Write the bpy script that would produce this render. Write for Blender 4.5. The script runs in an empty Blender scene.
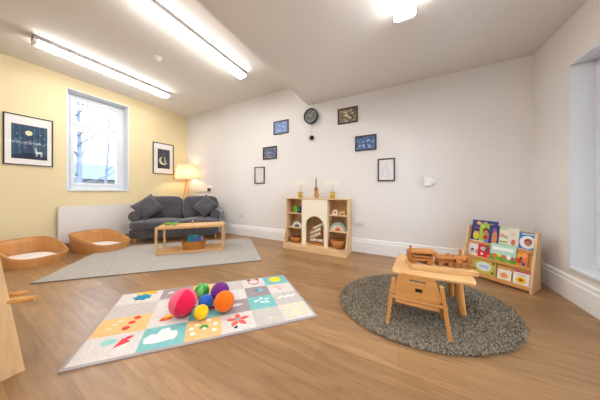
import bpy, bmesh, math, random
from mathutils import Vector, Matrix
random.seed(7)
PI = math.pi
scene = bpy.context.scene
col = scene.collection

# ------------------------------------------------------------------ camera
YAW = math.atan(98 / 190.0)
cd = bpy.data.cameras.new('camera')
cam = bpy.data.objects.new('camera', cd)
col.objects.link(cam)
cam.location = (0, 0, 1.0)
cam.rotation_euler = (PI / 2, 0, YAW)
cd.sensor_width = 36
cd.lens = 36 * 190 / 600.0
cd.shift_y = -9 / 600.0
cd.clip_start = 0.02
cd.clip_end = 300
scene.camera = cam

# ------------------------------------------------------------------ world
w = bpy.data.worlds.new('overcast_sky')
scene.world = w
w.use_nodes = True
bg = w.node_tree.nodes['Background']
bg.inputs['Color'].default_value = (0.68, 0.84, 1.0, 1)
bg.inputs['Strength'].default_value = 3.0

scene.view_settings.view_transform = 'Standard'
scene.view_settings.look = 'None'
scene.view_settings.gamma = 1
scene.view_settings.use_curve_mapping = False
scene.view_settings.exposure = 1.75
TUBE = 9.0          # strength of the ceiling light diffusers
LAMP = 9.0          # bulb of the floor lamp

# ------------------------------------------------------------------ materials
def lin(c):
    return tuple((x / 12.92 if x <= .04045 else ((x + .055) / 1.055) ** 2.4) for x in [v / 255 for v in c])

def base(name):
    m = bpy.data.materials.new(name)
    m.use_nodes = True
    nt = m.node_tree
    return m, nt, nt.nodes['Principled BSDF']

def mat(name, rgb, rough=.6, var=.06, scale=8, spec=.4, bump=0, bscale=60, stretch=(1, 1, 1), metal=0, sheen=0, coat=0):
    m, nt, p = base(name)
    c = lin(rgb)
    tc = nt.nodes.new('ShaderNodeTexCoord')
    mp = nt.nodes.new('ShaderNodeMapping')
    mp.inputs['Scale'].default_value = stretch
    nt.links.new(tc.outputs['Object'], mp.inputs['Vector'])
    n = nt.nodes.new('ShaderNodeTexNoise')
    n.inputs['Scale'].default_value = scale
    n.inputs['Detail'].default_value = 4
    nt.links.new(mp.outputs[0], n.inputs['Vector'])
    r = nt.nodes.new('ShaderNodeValToRGB')
    r.color_ramp.elements[0].position = .3
    r.color_ramp.elements[1].position = .7
    r.color_ramp.elements[0].color = (*[x * (1 - var) for x in c], 1)
    r.color_ramp.elements[1].color = (*[min(1, x * (1 + var)) for x in c], 1)
    nt.links.new(n.outputs[0], r.inputs[0])
    nt.links.new(r.outputs[0], p.inputs['Base Color'])
    p.inputs['Roughness'].default_value = rough
    p.inputs['Specular IOR Level'].default_value = spec
    p.inputs['Metallic'].default_value = metal
    p.inputs['Sheen Weight'].default_value = sheen
    p.inputs['Coat Weight'].default_value = coat
    if bump:
        n2 = nt.nodes.new('ShaderNodeTexNoise')
        n2.inputs['Scale'].default_value = bscale
        n2.inputs['Detail'].default_value = 3
        nt.links.new(mp.outputs[0], n2.inputs['Vector'])
        b = nt.nodes.new('ShaderNodeBump')
        b.inputs['Strength'].default_value = bump
        b.inputs['Distance'].default_value = .01
        nt.links.new(n2.outputs[0], b.inputs['Height'])
        nt.links.new(b.outputs[0], p.inputs['Normal'])
    return m

def wood(name, rgb, axis=0, rough=.45, var=.13, scale=6):
    st = [6, 6, 6]
    st[axis] = .6
    return mat(name, rgb, rough, var, scale, .4, stretch=tuple(st))

def emit(name, rgb, strength):
    m, nt, p = base(name)
    p.inputs['Base Color'].default_value = (.9, .9, .9, 1)
    p.inputs['Emission Color'].default_value = (*rgb, 1)
    p.inputs['Emission Strength'].default_value = strength
    return m

def glass(name, tint=(1, 1, 1), refl=1.0):
    m, nt, p = base(name)
    nt.nodes.remove(p)
    out = nt.nodes['Material Output']
    t = nt.nodes.new('ShaderNodeBsdfTransparent')
    t.inputs[0].default_value = (*tint, 1)
    g = nt.nodes.new('ShaderNodeBsdfGlossy')
    g.inputs['Roughness'].default_value = .02
    f = nt.nodes.new('ShaderNodeFresnel')
    f.inputs['IOR'].default_value = 1.45
    mu = nt.nodes.new('ShaderNodeMath')
    mu.operation = 'MULTIPLY'
    mu.inputs[1].default_value = refl
    nt.links.new(f.outputs[0], mu.inputs[0])
    mx = nt.nodes.new('ShaderNodeMixShader')
    nt.links.new(mu.outputs[0], mx.inputs[0])
    nt.links.new(t.outputs[0], mx.inputs[1])
    nt.links.new(g.outputs[0], mx.inputs[2])
    nt.links.new(mx.outputs[0], out.inputs[0])
    return m

def floor_mat():
    m, nt, p = base('oak_plank_floor')
    tc = nt.nodes.new('ShaderNodeTexCoord')
    br = nt.nodes.new('ShaderNodeTexBrick')
    br.offset = .37
    br.inputs['Color1'].default_value = (*lin((168, 130, 90)), 1)
    br.inputs['Color2'].default_value = (*lin((145, 110, 74)), 1)
    br.inputs['Mortar'].default_value = (*lin((140, 106, 75)), 1)
    br.inputs['Scale'].default_value = 1
    br.inputs['Mortar Size'].default_value = .0014
    br.inputs['Mortar Smooth'].default_value = .3
    br.inputs['Bias'].default_value = 0
    br.inputs['Brick Width'].default_value = 1.2
    br.inputs['Row Height'].default_value = .17
    nt.links.new(tc.outputs['Object'], br.inputs['Vector'])
    mp = nt.nodes.new('ShaderNodeMapping')
    mp.inputs['Scale'].default_value = (1.1, 11, 1)
    nt.links.new(tc.outputs['Object'], mp.inputs['Vector'])
    n = nt.nodes.new('ShaderNodeTexNoise')
    n.inputs['Scale'].default_value = 2.6
    n.inputs['Detail'].default_value = 6
    n.inputs['Distortion'].default_value = .8
    nt.links.new(mp.outputs[0], n.inputs['Vector'])
    r = nt.nodes.new('ShaderNodeValToRGB')
    r.color_ramp.elements[0].position = .3
    r.color_ramp.elements[0].color = (.74, .70, .66, 1)
    r.color_ramp.elements[1].position = .68
    r.color_ramp.elements[1].color = (1.08, 1.08, 1.08, 1)
    nt.links.new(n.outputs[0], r.inputs[0])
    mx = nt.nodes.new('ShaderNodeMix')
    mx.data_type = 'RGBA'
    mx.blend_type = 'MULTIPLY'
    mx.inputs[0].default_value = 1
    nt.links.new(br.outputs[0], mx.inputs[6])
    nt.links.new(r.outputs[0], mx.inputs[7])
    nt.links.new(mx.outputs[2], p.inputs['Base Color'])
    p.inputs['Roughness'].default_value = .34
    p.inputs['Specular IOR Level'].default_value = .45
    b = nt.nodes.new('ShaderNodeBump')
    b.inputs['Strength'].default_value = .08
    b.inputs['Distance'].default_value = .004
    nt.links.new(n.outputs[0], b.inputs['Height'])
    nt.links.new(b.outputs[0], p.inputs['Normal'])
    return m

M = {}
M['floor'] = floor_mat()
M['ceiling'] = mat('ceiling_paint', (230, 226, 221), .9, .01, 2, .2)
M['wall'] = mat('off_white_wall_paint', (230, 226, 223), .85, .012, 2, .2)
M['yellow'] = mat('pale_yellow_wall_paint', (229, 213, 172), .85, .015, 2, .2)
M['white'] = mat('white_gloss_paint', (238, 238, 238), .4, .01, 3, .4)
M['upvc'] = mat('white_window_plastic', (222, 226, 232), .35, .01, 3, .4)
M['plastic'] = mat('white_plastic', (240, 240, 238), .4, .01, 3)
M['radiator'] = mat('white_enamel', (226, 221, 216), .4, .01, 3)
M['dark'] = mat('black_painted_wood', (38, 34, 36), .4, .1, 20)
M['frame_brown'] = mat('dark_brown_wood', (66, 54, 46), .45, .15, 20)
M['mount'] = mat('cream_mount_board', (238, 234, 232), .8, .01, 5)
M['oak'] = wood('pale_oak_x', (212, 166, 112), 0)
M['oak_z'] = wood('pale_oak_z', (212, 168, 116), 2)
M['pine'] = wood('golden_beech_x', (216, 158, 92), 0)
M['pine_z'] = wood('golden_beech_z', (212, 152, 84), 2)
M['ply'] = wood('birch_ply_z', (220, 182, 134), 2)
M['ply_x'] = wood('birch_ply_x', (226, 190, 144), 0)
M['toy'] = wood('toy_wood', (184, 118, 56), 0)
M['toy_dark'] = wood('toy_wood_dark', (164, 104, 52), 0)
M['cream'] = mat('cream_painted_panel', (240, 230, 210), .6, .01, 4)
M['bent'] = wood('bent_ply', (206, 148, 88), 2, .4, .08, 4)
M['bed_white'] = mat('white_cotton', (236, 230, 226), .9, .03, 10, .2, .4, 30)
M['sofa'] = mat('charcoal_velvet', (76, 74, 78), .8, .22, 9, .3, .5, 25, sheen=.5)
M['sofa2'] = mat('charcoal_velvet_cushion', (75, 73, 78), .8, .22, 9, .3, .5, 25, sheen=.5)
M['piping'] = mat('charcoal_piping', (58, 58, 64), .8, .05, 9)
M['rug'] = mat('pale_grey_woven_wool', (176, 170, 163), .95, .10, 30, .1, .5, 120)
M['shag_base'] = mat('grey_rug_backing', (108, 100, 90), .95, .15, 30, .1)
M['wicker'] = mat('orange_wicker', (176, 112, 48), .6, .3, 40, .3, .8, 60)
M['brass'] = mat('pot_mustard', (206, 170, 50), .35, .05, 6, .5)
M['leaf'] = mat('green_leaf', (70, 120, 50), .5, .15, 20)
M['stem'] = mat('stem_green', (120, 140, 80), .5, .1, 20)
M['petal'] = mat('cream_petal', (240, 232, 214), .7, .03, 20)
M['violin'] = wood('red_brown_wood', (196, 136, 92), 2)
M['socket'] = mat('socket_grey', (216, 209, 203), .4, .02, 5)
M['black'] = mat('black_plastic', (30, 30, 32), .35, .05, 20)
M['steel'] = mat('brushed_steel', (170, 170, 172), .3, .05, 20, metal=.9)
M['bark'] = mat('birch_bark', (214, 200, 180), .8, .25, 30)
M['glass'] = glass('window_glass', (.97, .99, 1))
M['pane'] = glass('picture_glass', (1, 1, 1), .45)
M['pane_soft'] = glass('non_reflective_picture_glass', (1, 1, 1), .2)
M['tube'] = emit('lit_diffuser', (1, .985, .965), TUBE)

def C(rgb, rough=.6):
    k = 'c%d_%d_%d_%s' % (*rgb, rough)
    if k not in M:
        M[k] = mat('colour_%d_%d_%d' % rgb, rgb, rough, .04, 15, .3)
    return M[k]

# ------------------------------------------------------------------ geometry helpers
class MB:
    def __init__(s):
        s.v = []; s.f = []; s.mi = []; s.mats = []; s.smooth = []
    def slot(s, m):
        if m not in s.mats: s.mats.append(m)
        return s.mats.index(m)
    def add(s, verts, faces, m, smooth=False, mx=None):
        o = len(s.v); k = s.slot(m)
        for p in verts:
            p = Vector(p)
            s.v.append(mx @ p if mx else p)
        for f in faces:
            s.f.append([i + o for i in f]); s.mi.append(k); s.smooth.append(smooth)
    def addbm(s, bm, m, smooth=False, mx=None):
        bm.verts.index_update()
        s.add([v.co.copy() for v in bm.verts], [[v.index for v in f.verts] for f in bm.faces], m, smooth, mx)
        bm.free()
    def box(s, a, b, m, bev=0, mx=None, seg=2):
        bm = bmesh.new()
        bmesh.ops.create_cube(bm, size=1)
        c = [(a[i] + b[i]) / 2 for i in range(3)]
        d = [abs(b[i] - a[i]) for i in range(3)]
        for v in bm.verts:
            v.co = Vector([c[i] + v.co[i] * d[i] for i in range(3)])
        if bev:
            bmesh.ops.bevel(bm, geom=bm.edges[:], offset=min(bev, min(d) * .49), segments=seg, profile=.5, affect='EDGES')
        s.addbm(bm, m, False, mx)
    def cyl(s, p0, p1, r0, r1, m, n=16, smooth=True, mx=None, cap=True):
        p0 = Vector(p0); p1 = Vector(p1); z = (p1 - p0).normalized()
        x = z.orthogonal().normalized(); y = z.cross(x)
        vs = []
        for p, r in ((p0, r0), (p1, r1)):
            for i in range(n):
                a = 2 * PI * i / n
                vs.append(p + x * math.cos(a) * r + y * math.sin(a) * r)
        s.add(vs, [[i, (i + 1) % n, n + (i + 1) % n, n + i] for i in range(n)], m, smooth, mx)
        if cap:
            s.add(vs[:n], [list(range(n))[::-1]], m, False, mx)
            s.add(vs[n:], [list(range(n))], m, False, mx)
    def tube(s, pts, r, m, n=8, mx=None):
        pts = [Vector(p) for p in pts]
        rr = r if isinstance(r, (list, tuple)) else [r] * len(pts)
        vs = []; prev = None
        for i, p in enumerate(pts):
            t = (pts[min(i + 1, len(pts) - 1)] - pts[max(i - 1, 0)]).normalized()
            x = t.orthogonal().normalized() if prev is None else (prev - t * prev.dot(t)).normalized()
            prev = x; y = t.cross(x)
            for k in range(n):
                a = 2 * PI * k / n
                vs.append(p + (x * math.cos(a) + y * math.sin(a)) * rr[i])
        fs = []
        for i in range(len(pts) - 1):
            for k in range(n):
                fs.append([i * n + k, i * n + (k + 1) % n, (i + 1) * n + (k + 1) % n, (i + 1) * n + k])
        fs.append(list(range(n))[::-1]); fs.append([(len(pts) - 1) * n + k for k in range(n)])
        s.add(vs, fs, m, True, mx)
    def lathe(s, prof, m, n=24, mx=None, smooth=True):
        vs = []
        for r, z in prof:
            for k in range(n):
                a = 2 * PI * k / n
                vs.append((r * math.cos(a), r * math.sin(a), z))
        fs = [[i * n + k, i * n + (k + 1) % n, (i + 1) * n + (k + 1) % n, (i + 1) * n + k]
              for i in range(len(prof) - 1) for k in range(n)]
        s.add(vs, fs, m, smooth, mx)
    def prism(s, pts, d0, d1, m, plane='xz', mx=None, smooth=False):
        """pts 2-D outline; extruded from d0 to d1 along the third axis"""
        def P(a, b, d):
            return {'xz': (a, d, b), 'xy': (a, b, d), 'yz': (d, a, b)}[plane]
        n = len(pts)
        vs = [P(a, b, d0) for a, b in pts] + [P(a, b, d1) for a, b in pts]
        s.add(vs, [list(range(n))[::-1], list(range(n, 2 * n))] +
              [[i, (i + 1) % n, n + (i + 1) % n, n + i] for i in range(n)], m, smooth, mx)
    def super(s, c, d, m, n=4.0, k=12, mx=None, warp=None):
        """super-ellipsoid, half sizes d, exponent n: a soft cushion block"""
        bm = bmesh.new()
        bmesh.ops.create_cube(bm, size=2)
        bmesh.ops.subdivide_edges(bm, edges=bm.edges[:], cuts=k, use_grid_fill=True)
        for v in bm.verts:
            q = Vector([math.tan(x * PI / 4) for x in v.co]).normalized()
            r = (abs(q.x) ** n + abs(q.y) ** n + abs(q.z) ** n) ** (-1 / n)
            q = q * r
            p = Vector((c[0] + q.x * d[0], c[1] + q.y * d[1], c[2] + q.z * d[2]))
            if warp: p = warp(p, q)
            v.co = p
        s.addbm(bm, m, True, mx)
    def build(s, name, parent=None, **props):
        me = bpy.data.meshes.new(name)
        me.from_pydata([tuple(v) for v in s.v], [], s.f)
        for m in s.mats: me.materials.append(m)
        me.polygons.foreach_set('material_index', s.mi)
        me.polygons.foreach_set('use_smooth', s.smooth)
        bm = bmesh.new(); bm.from_mesh(me)
        bmesh.ops.recalc_face_normals(bm, faces=bm.faces[:])
        bm.to_mesh(me); bm.free()
        me.update()
        o = bpy.data.objects.new(name, me)
        col.objects.link(o)
        if parent: o.parent = parent
        for k_, v_ in props.items(): o[k_] = v_
        return o

def tag(o, label, cat, group=None):
    o['label'] = label; o['category'] = cat
    if group: o['group'] = group
    return o

def thing(name, label, cat, loc=(0, 0, 0), rz=0, group=None):
    o = bpy.data.objects.new(name, None)
    col.objects.link(o)
    o.empty_display_size = .05
    o.location = loc; o.rotation_euler = (0, 0, rz)
    return tag(o, label, cat, group)

def struct(name, mb, parent=None):
    o = mb.build(name, parent)
    if not parent: o['kind'] = 'structure'
    return o

def copy_tree(o, parent=None):
    c = o.copy(); col.objects.link(c)
    if parent: c.parent = parent
    for ch in [x for x in col.objects if x.parent == o]:
        copy_tree(ch, c)
    return c

def T(x=0, y=0, z=0): return Matrix.Translation((x, y, z))
def R(a, ax): return Matrix.Rotation(a, 4, ax)
def circ(cx, cy, r, n=20, ry=None, a0=0, a1=2 * PI):
    ry = ry or r
    full = abs(a1 - a0 - 2 * PI) < 1e-6
    m = n if full else n + 1
    return [(cx + r * math.cos(a0 + (a1 - a0) * i / n), cy + ry * math.sin(a0 + (a1 - a0) * i / n)) for i in range(m)]
def lerp(a, b, t): return a + (b - a) * t

# ------------------------------------------------------------------ the room
XL, XR, YF, YB = -5.19, 1.41, -2.6, 3.23
ZH, ZL, XS = 3.03, 2.60, -1.50
WT = .34
b = MB(); b.box((XL - WT, YF - WT, -.1), (XR + WT, YB + WT, 0), M['floor']); struct('floor', b)
b = MB()
b.box((XL - WT, YF - WT, ZH), (XS, YB + WT, ZH + .1), M['ceiling'])
b.box((XS, YF - WT, ZL), (XR + WT, YB + WT, ZH + .1), M['ceiling'])
struct('ceiling', b)
b = MB(); b.box((XL - WT, YB, 0), (XR + WT, YB + WT, ZH), M['wall']); struct('wall_back', b)
b = MB(); b.box((XL - WT, YF - WT, 0), (XR + WT, YF, ZH), M['wall']); struct('wall_front', b)
# left wall with window opening
WY0, WY1, WZ0, WZ1 = 1.087, 1.963, 1.0, 2.83
b = MB()
for y0, y1, z0, z1 in ((YF, WY0, 0, ZH), (WY1, YB, 0, ZH), (WY0, WY1, 0, WZ0), (WY0, WY1, WZ1, ZH)):
    b.box((XL - WT, y0, z0), (XL, y1, z1), M['yellow'])
struct('wall_left', b)
# right wall with recess
RY0, RY1, RZ0, RZ1 = 0.75, 2.70, .285, 2.168
b = MB()
for y0, y1, z0, z1 in ((YF, RY0, 0, ZL), (RY1, YB, 0, ZL), (RY0, RY1, 0, RZ0), (RY0, RY1, RZ1, ZL)):
    b.box((XR, y0, z0), (XR + WT, y1, z1), M['wall'])
struct('wall_right', b)

# skirting boards
def skirt(name, a, b_, n, h):
    a = Vector(a); b_ = Vector(b_); n = Vector(n)
    prof = [(0, 0), (.022, 0), (.022, h * .76), (.015, h * .82), (.015, h * .93), (.006, h), (0, h)]
    mb = MB(); k = len(prof)
    vs = [p + n * q[0] + Vector((0, 0, q[1])) for p in (a, b_) for q in prof]
    mb.add(vs, [[i, (i + 1) % k, k + (i + 1) % k, k + i] for i in range(k)] + [list(range(k)), list(range(k, 2 * k))], M['white'])
    struct(name, mb)
SH = .225
skirt('baseboard_back', (XL, YB, 0), (XR, YB, 0), (0, -1, 0), SH)
skirt('baseboard_right', (XR, YF, 0), (XR, YB - .022, 0), (-1, 0, 0), SH)
skirt('baseboard_left', (XL, YF, 0), (XL, YB - .022, 0), (1, 0, 0), SH)
skirt('baseboard_front', (XL + .022, YF, 0), (XR - .022, YF, 0), (0, 1, 0), SH)

# left window
def window(name, xw, s, y0, y1, z0, z1, dep, transom, bars=()):
    """s = direction from the room out through the wall along X"""
    g = bpy.data.objects.new(name, None); col.objects.link(g); g['kind'] = 'structure'
    lt = .016
    b = MB()   # white lining of the reveal
    xa, xb = xw - s * .006, xw + s * dep
    b.box((xa, y0, z0), (xb, y0 + lt, z1), M['upvc'])
    b.box((xa, y1 - lt, z0), (xb, y1, z1), M['upvc'])
    b.box((xa, y0 + lt, z1 - lt), (xb, y1 - lt, z1), M['upvc'])
    b.build('reveal_lining', g)
    b = MB(); b.box((xw - s * .02, y0 + lt, z0), (xb, y1 - lt, z0 + .03), M['upvc'], .005); b.build('window_sill', g)
    f0, f1 = xb - s * .055, xb
    fw = .07
    b = MB()
    Y0, Y1, Z0, Z1 = y0 + lt, y1 - lt, z0 + .03, z1 - lt
    b.box((f0, Y0, Z0), (f1, Y0 + fw, Z1), M['upvc'], .006)
    b.box((f0, Y1 - fw, Z0), (f1, Y1, Z1), M['upvc'], .006)
    b.box((f0, Y0 + fw, Z0), (f1, Y1 - fw, Z0 + fw), M['upvc'], .006)
    b.box((f0, Y0 + fw, Z1 - fw), (f1, Y1 - fw, Z1), M['upvc'], .006)
    zt = lerp(z0, z1, transom)
    b.box((f0, Y0 + fw, zt - fw * .5), (f1, Y1 - fw, zt + fw * .5), M['upvc'], .006)
    for yb in bars:
        b.box((f0, yb - fw * .5, Z0 + fw), (f1, yb + fw * .5, Z1 - fw), M['upvc'], .006)
    b.build('window_frame', g)
    # inner opening sashes
    b = MB(); sw = .055
    ys = [Y0 + fw] + [q for yb in bars for q in (yb - fw * .5, yb + fw * .5)] + [Y1 - fw]
    for i in range(0, len(ys), 2):
        for za, zb in ((Z0 + fw, zt - fw * .5), (zt + fw * .5, Z1 - fw)):
            e0, e1 = f0 - s * .008, f1 - s * .01
            b = MB()
            b.box((e0, ys[i], za), (e1, ys[i] + sw, zb), M['upvc'], .005)
            b.box((e0, ys[i + 1] - sw, za), (e1, ys[i + 1], zb), M['upvc'], .005)
            b.box((e0, ys[i] + sw, za), (e1, ys[i + 1] - sw, za + sw), M['upvc'], .005)
            b.box((e0, ys[i] + sw, zb - sw), (e1, ys[i + 1] - sw, zb), M['upvc'], .005)
            so = b.build('sash', g)
            b = MB(); b.box((f1 - s * .03, ys[i] + sw, za + sw), (f1 - s * .026, ys[i + 1] - sw, zb - sw), M['glass'])
            b.build('glass_pane', so)
    return g
window('window_1', XL, -1, WY0, WY1, WZ0, WZ1, .26, .665)
window('window_2', XR, 1, RY0, RY1, RZ0, RZ1, .19, .70, (1.72,))

# ------------------------------------------------------------------ outdoors (seen through the left window)
grass = mat('grass', (120, 134, 100), .95, .2, 2)
b = MB(); b.box((-60, -40, -1.2), (XL - WT - .3, 60, -1.1), grass)
o = b.build('lawn'); o['kind'] = 'structure'
b = MB(); b.box((XR + WT + .3, -40, -.7), (40, 60, -.6), mat('paving', (190, 188, 184), .9, .1, 2))
o = b.build('paved_yard'); o['kind'] = 'structure'
bark = mat('tree_bark', (92, 95, 108), .9, .2, 6)  # pale bluish tint stands in for glare through the window
def tree(label, x, y, h, r, seed, lean):
    rnd = random.Random(seed)
    t = thing('bare_tree', label, 'tree', (x, y, -1.1))
    b = MB()
    tr = [(0, 0, 0), (lean * .3, 0, h * .3), (lean * .7, .1, h * .6), (lean, .1, h)]
    b.tube(tr, [r, r * .8, r * .6, r * .25], bark, 10); b.build('trunk', t)
    for i in range(11):
        f = .35 + .06 * i
        p = Vector((lean * f, 0, h * f))
        a = rnd.uniform(0, 2 * PI); L = rnd.uniform(1.2, 2.6)
        d = Vector((math.cos(a) * .5, math.sin(a), rnd.uniform(.4, .9))).normalized()
        q = p + d * L * .5; e = q + (d + Vector((0, rnd.uniform(-.5, .5), rnd.uniform(0, .5)))) * L * .5
        b = MB()
        b.tube([p, q, e], [r * .3, r * .2, r * .06], bark, 6)
        for k in range(4):
            s0 = q + (e - q) * (k / 4)
            s1 = s0 + Vector((rnd.uniform(-.3, .3), rnd.uniform(-.8, .8), rnd.uniform(.1, .8)))
            b.tube([s0, (s0 + s1) / 2 + Vector((0, .06, .05)), s1], [r * .1, r * .07, r * .03], bark, 5)
        b.build('branch', t)
tree('thick bare tree with leaning trunk, nearest outside the left window', -10.5, 2.55, 6.5, .12, 3, -.8)
tree('slimmer bare tree behind the leaning one outside the left window', -13.5, 4.1, 7.5, .07, 9, .3)
roofm = mat('slate_roof', (84, 90, 104), .8, .1, 3)
brickm = mat('pale_brick', (90, 80, 78), .9, .1, 3)
t = thing('house', 'low distant house with slate roof seen through left window', 'house', (-26, 6.6, -1.1), .2)
b = MB(); b.box((-3, -5, 0), (3, 5, 3.1), brickm); b.build('wall', t)
b = MB(); b.prism([(-3.3, 3.1), (3.3, 3.1), (0, 4.7)], -5.2, 5.2, roofm, 'xz'); b.build('roof', t)
b = MB(); b.box((-.3, 3.2, 4.2), (.3, 3.8, 5.3), brickm); b.build('chimney', t)
# ------------------------------------------------------------------ ceiling lights
def batten(label, x, y0, y1, z):
    t = thing('ceiling_light', label, 'ceiling light', (x, y0, z), 0, 'tube lights on the ceiling')
    L = y1 - y0
    b = MB(); b.box((-.075, 0, -.062), (.075, L, 0), C((150, 144, 138)), .004); b.build('housing', t)
    b = MB()
    pr = [(-.078, -.0625), (-.083, -.074), (-.078, -.090), (-.055, -.102), (.055, -.102), (.078, -.090), (.083, -.074), (.078, -.0625)]
    b.prism(pr, .03, L - .03, M['tube'], 'xz'); b.build('diffuser', t)
    for a, c in ((0, .03), (L - .03, L)):
        b = MB(); b.prism([(p * 1.03, -.0625 + (q + .0625) * 1.03) for p, q in pr], a, c, M['plastic'], 'xz'); b.build('end_cap', t)
    return t
batten('long lit tube light nearest the yellow wall, above the window', -4.24, .60, 2.26, ZH)
batten('long lit tube light between the smoke alarm and the lowered ceiling edge', -2.36, .80, 2.46, ZH)
batten('lit tube light on the lowered right-hand ceiling', .052, .36, 1.925, ZL)
batten('unseen lit tube light added behind the camera, in line with the middle one', -2.36, -1.9, -.24, ZH)  # added out of view to brighten the room
batten('unseen lit tube light added behind the camera on the lowered ceiling', .045, -2.2, -.54, ZL)  # second unseen fixture, added for more fill light
t = thing('smoke_detector', 'small round white smoke alarm on the ceiling between two tubes', 'smoke alarm', (-3.245, 1.578, ZH))
b = MB(); b.lathe([(0, 0), (.055, 0), (.055, -.018), (0, -.018)], M['plastic']); b.build('mounting_base', t)
b = MB(); b.lathe([(.046, -.018), (.046, -.028), (.03, -.042), (0, -.044)], M['plastic']); b.build('cover', t)
b = MB(); b.lathe([(.0465, -.019), (.0475, -.023), (.0465, -.026)], C((90, 80, 76))); b.build('vent_band', t)

# ------------------------------------------------------------------ pictures
def picture(name, label, w_, h_, loc, rz, fm, mount, art, fw=.018, group=None, cat='picture'):
    """local: frame in XZ, front faces -Y, centre at origin"""
    t = thing(name, label, cat, loc, rz, group)
    d = .022
    b = MB()
    W, H = w_ / 2, h_ / 2
    b.box((-W, -d, -H), (-W + fw, 0, H), fm, .002); b.box((W - fw, -d, -H), (W, 0, H), fm, .002)
    b.box((-W + fw, -d, -H), (W - fw, 0, -H + fw), fm, .002); b.box((-W + fw, -d, H - fw), (W - fw, 0, H), fm, .002)
    b.build('frame', t)
    ml, mr, mt, mb_ = mount
    x0, x1, z0, z1 = -W + fw, W - fw, -H + fw, H - fw
    if ml:
        b = MB()
        b.box((x0, -.010, z0), (x0 + ml, -.001, z1), M['mount']); b.box((x1 - mr, -.010, z0), (x1, -.001, z1), M['mount'])
        b.box((x0 + ml, -.010, z0), (x1 - mr, -.001, z0 + mb_), M['mount']); b.box((x0 + ml, -.010, z1 - mt), (x1 - mr, -.001, z1), M['mount'])
        b.build('mount', t)
    b = MB()
    ax0, ax1, az0, az1 = x0 + ml, x1 - mr, z0 + mb_, z1 - mt
    art(b, ax0, ax1, az0, az1)
    b.build('artwork', t)
    b = MB(); b.box((x0, -.0155, z0), (x1, -.0135, z1), M['pane_soft'] if ml else M['pane']); b.build('glass', t)
    return t

def blob(b, cx, cz, rx, rz_, c, y, n=14, a=0):
    pts = [(cx + rx * math.cos(q) * math.cos(a) - rz_ * math.sin(q) * math.sin(a),
            cz + rx * math.cos(q) * math.sin(a) + rz_ * math.sin(q) * math.cos(a)) for q in [2 * PI * i / n for i in range(n)]]
    b.prism(pts, y, y + .0006, C(c), 'xz')

def art_deer(b, x0, x1, z0, z1):
    b.box((x0, -.006, z0), (x1, -.002, z1), C((52, 72, 98)))
    w_, h_ = x1 - x0, z1 - z0
    X = lambda u: x0 + u * w_
    Z = lambda v: z0 + v * h_
    for u, w1, c in ((.06, .05, (52, 96, 120)), (.22, .06, (50, 100, 126)), (.36, .03, (56, 90, 112)), (.62, .06, (52, 104, 130)), (.78, .05, (60, 110, 130)), (.93, .06, (52, 98, 124))):
        b.prism([(X(u - w1 / 2), z0), (X(u + w1 / 2), z0), (X(u + w1 / 3), z1), (X(u - w1 / 3), z1)], -.0066, -.006, C(c), 'xz')
    b.prism([(x0, z0), (x1, z0), (x1, Z(.14)), (X(.5), Z(.2)), (x0, Z(.1))], -.0072, -.0066, C((36, 50, 70)), 'xz')
    blob(b, X(.47), Z(.77), .1 * w_, .075 * h_, (226, 222, 178), -.0072, 20)
    for u, v in ((.2, .4), (.35, .33), (.38, .44), (.12, .55), (.5, .55), (.68, .6), (.72, .5), (.86, .42), (.9, .66), (.25, .6), (.82, .75), (.15, .72), (.6, .38)):
        blob(b, X(u), Z(v), .022 * w_, .012 * h_, (190, 200, 200), -.0078, 6)
    # white deer
    X = lambda u: x0 + (.74 + (u - .7) * .72) * w_
    Z = lambda v: z0 + (.06 + v * .72) * h_
    y = -.0084
    dc = (214, 220, 214)
    b.prism([(X(.58), Z(.17)), (X(.84), Z(.17)), (X(.86), Z(.26)), (X(.7), Z(.25)), (X(.58), Z(.29))], y, y + .0006, C(dc), 'xz')
    for u in (.6, .64, .79, .83): b.prism([(X(u), Z(.05)), (X(u + .016), Z(.05)), (X(u + .022), Z(.19)), (X(u - .006), Z(.19))], y, y + .0006, C(dc), 'xz')
    b.prism([(X(.58), Z(.25)), (X(.64), Z(.28)), (X(.62), Z(.38)), (X(.54), Z(.36)), (X(.53), Z(.33)), (X(.58), Z(.33))], y, y + .0006, C(dc), 'xz')
    for du in (0, .04): b.prism([(X(.58 + du), Z(.37)), (X(.59 + du), Z(.37)), (X(.61 + du), Z(.46)), (X(.6 + du), Z(.46))], y, y + .0006, C(dc), 'xz')

def art_moon(b, x0, x1, z0, z1):
    b.box((x0, -.006, z0), (x1, -.002, z1), C((66, 68, 82)))
    w_, h_ = x1 - x0, z1 - z0
    X = lambda u: x0 + u * w_
    Z = lambda v: z0 + v * h_
    k = w_ * .36
    cx, cz = X(.48), Z(.40)
    out = [(cx + k * math.cos(a), cz + k * math.sin(a)) for a in [math.radians(110 + 220 * i / 20) for i in range(21)]]
    inn = [(cx + k * .26 + k * .82 * math.cos(a), cz + k * .18 + k * .82 * math.sin(a)) for a in [math.radians(316 - 186 * i / 20) for i in range(21)]]
    b.prism(out + inn, -.0066, -.006, C((222, 214, 186)), 'xz')
    blob(b, X(.62), Z(.38), .07 * w_, .09 * h_, (196, 190, 178), -.0072, 12)
    blob(b, X(.58), Z(.5), .05 * w_, .04 * h_, (206, 198, 184), -.0078, 12)
    for du in (-.03, .02): blob(b, X(.58 + du), Z(.575), .014 * w_, .05 * h_, (206, 198, 184), -.0084, 8)
    rnd = random.Random(2)
    for i in range(16): blob(b, X(rnd.uniform(.08, .92)), Z(rnd.uniform(.62, .95)), .012 * w_, .008 * h_, (214, 210, 190), -.0072, 6)

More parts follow.
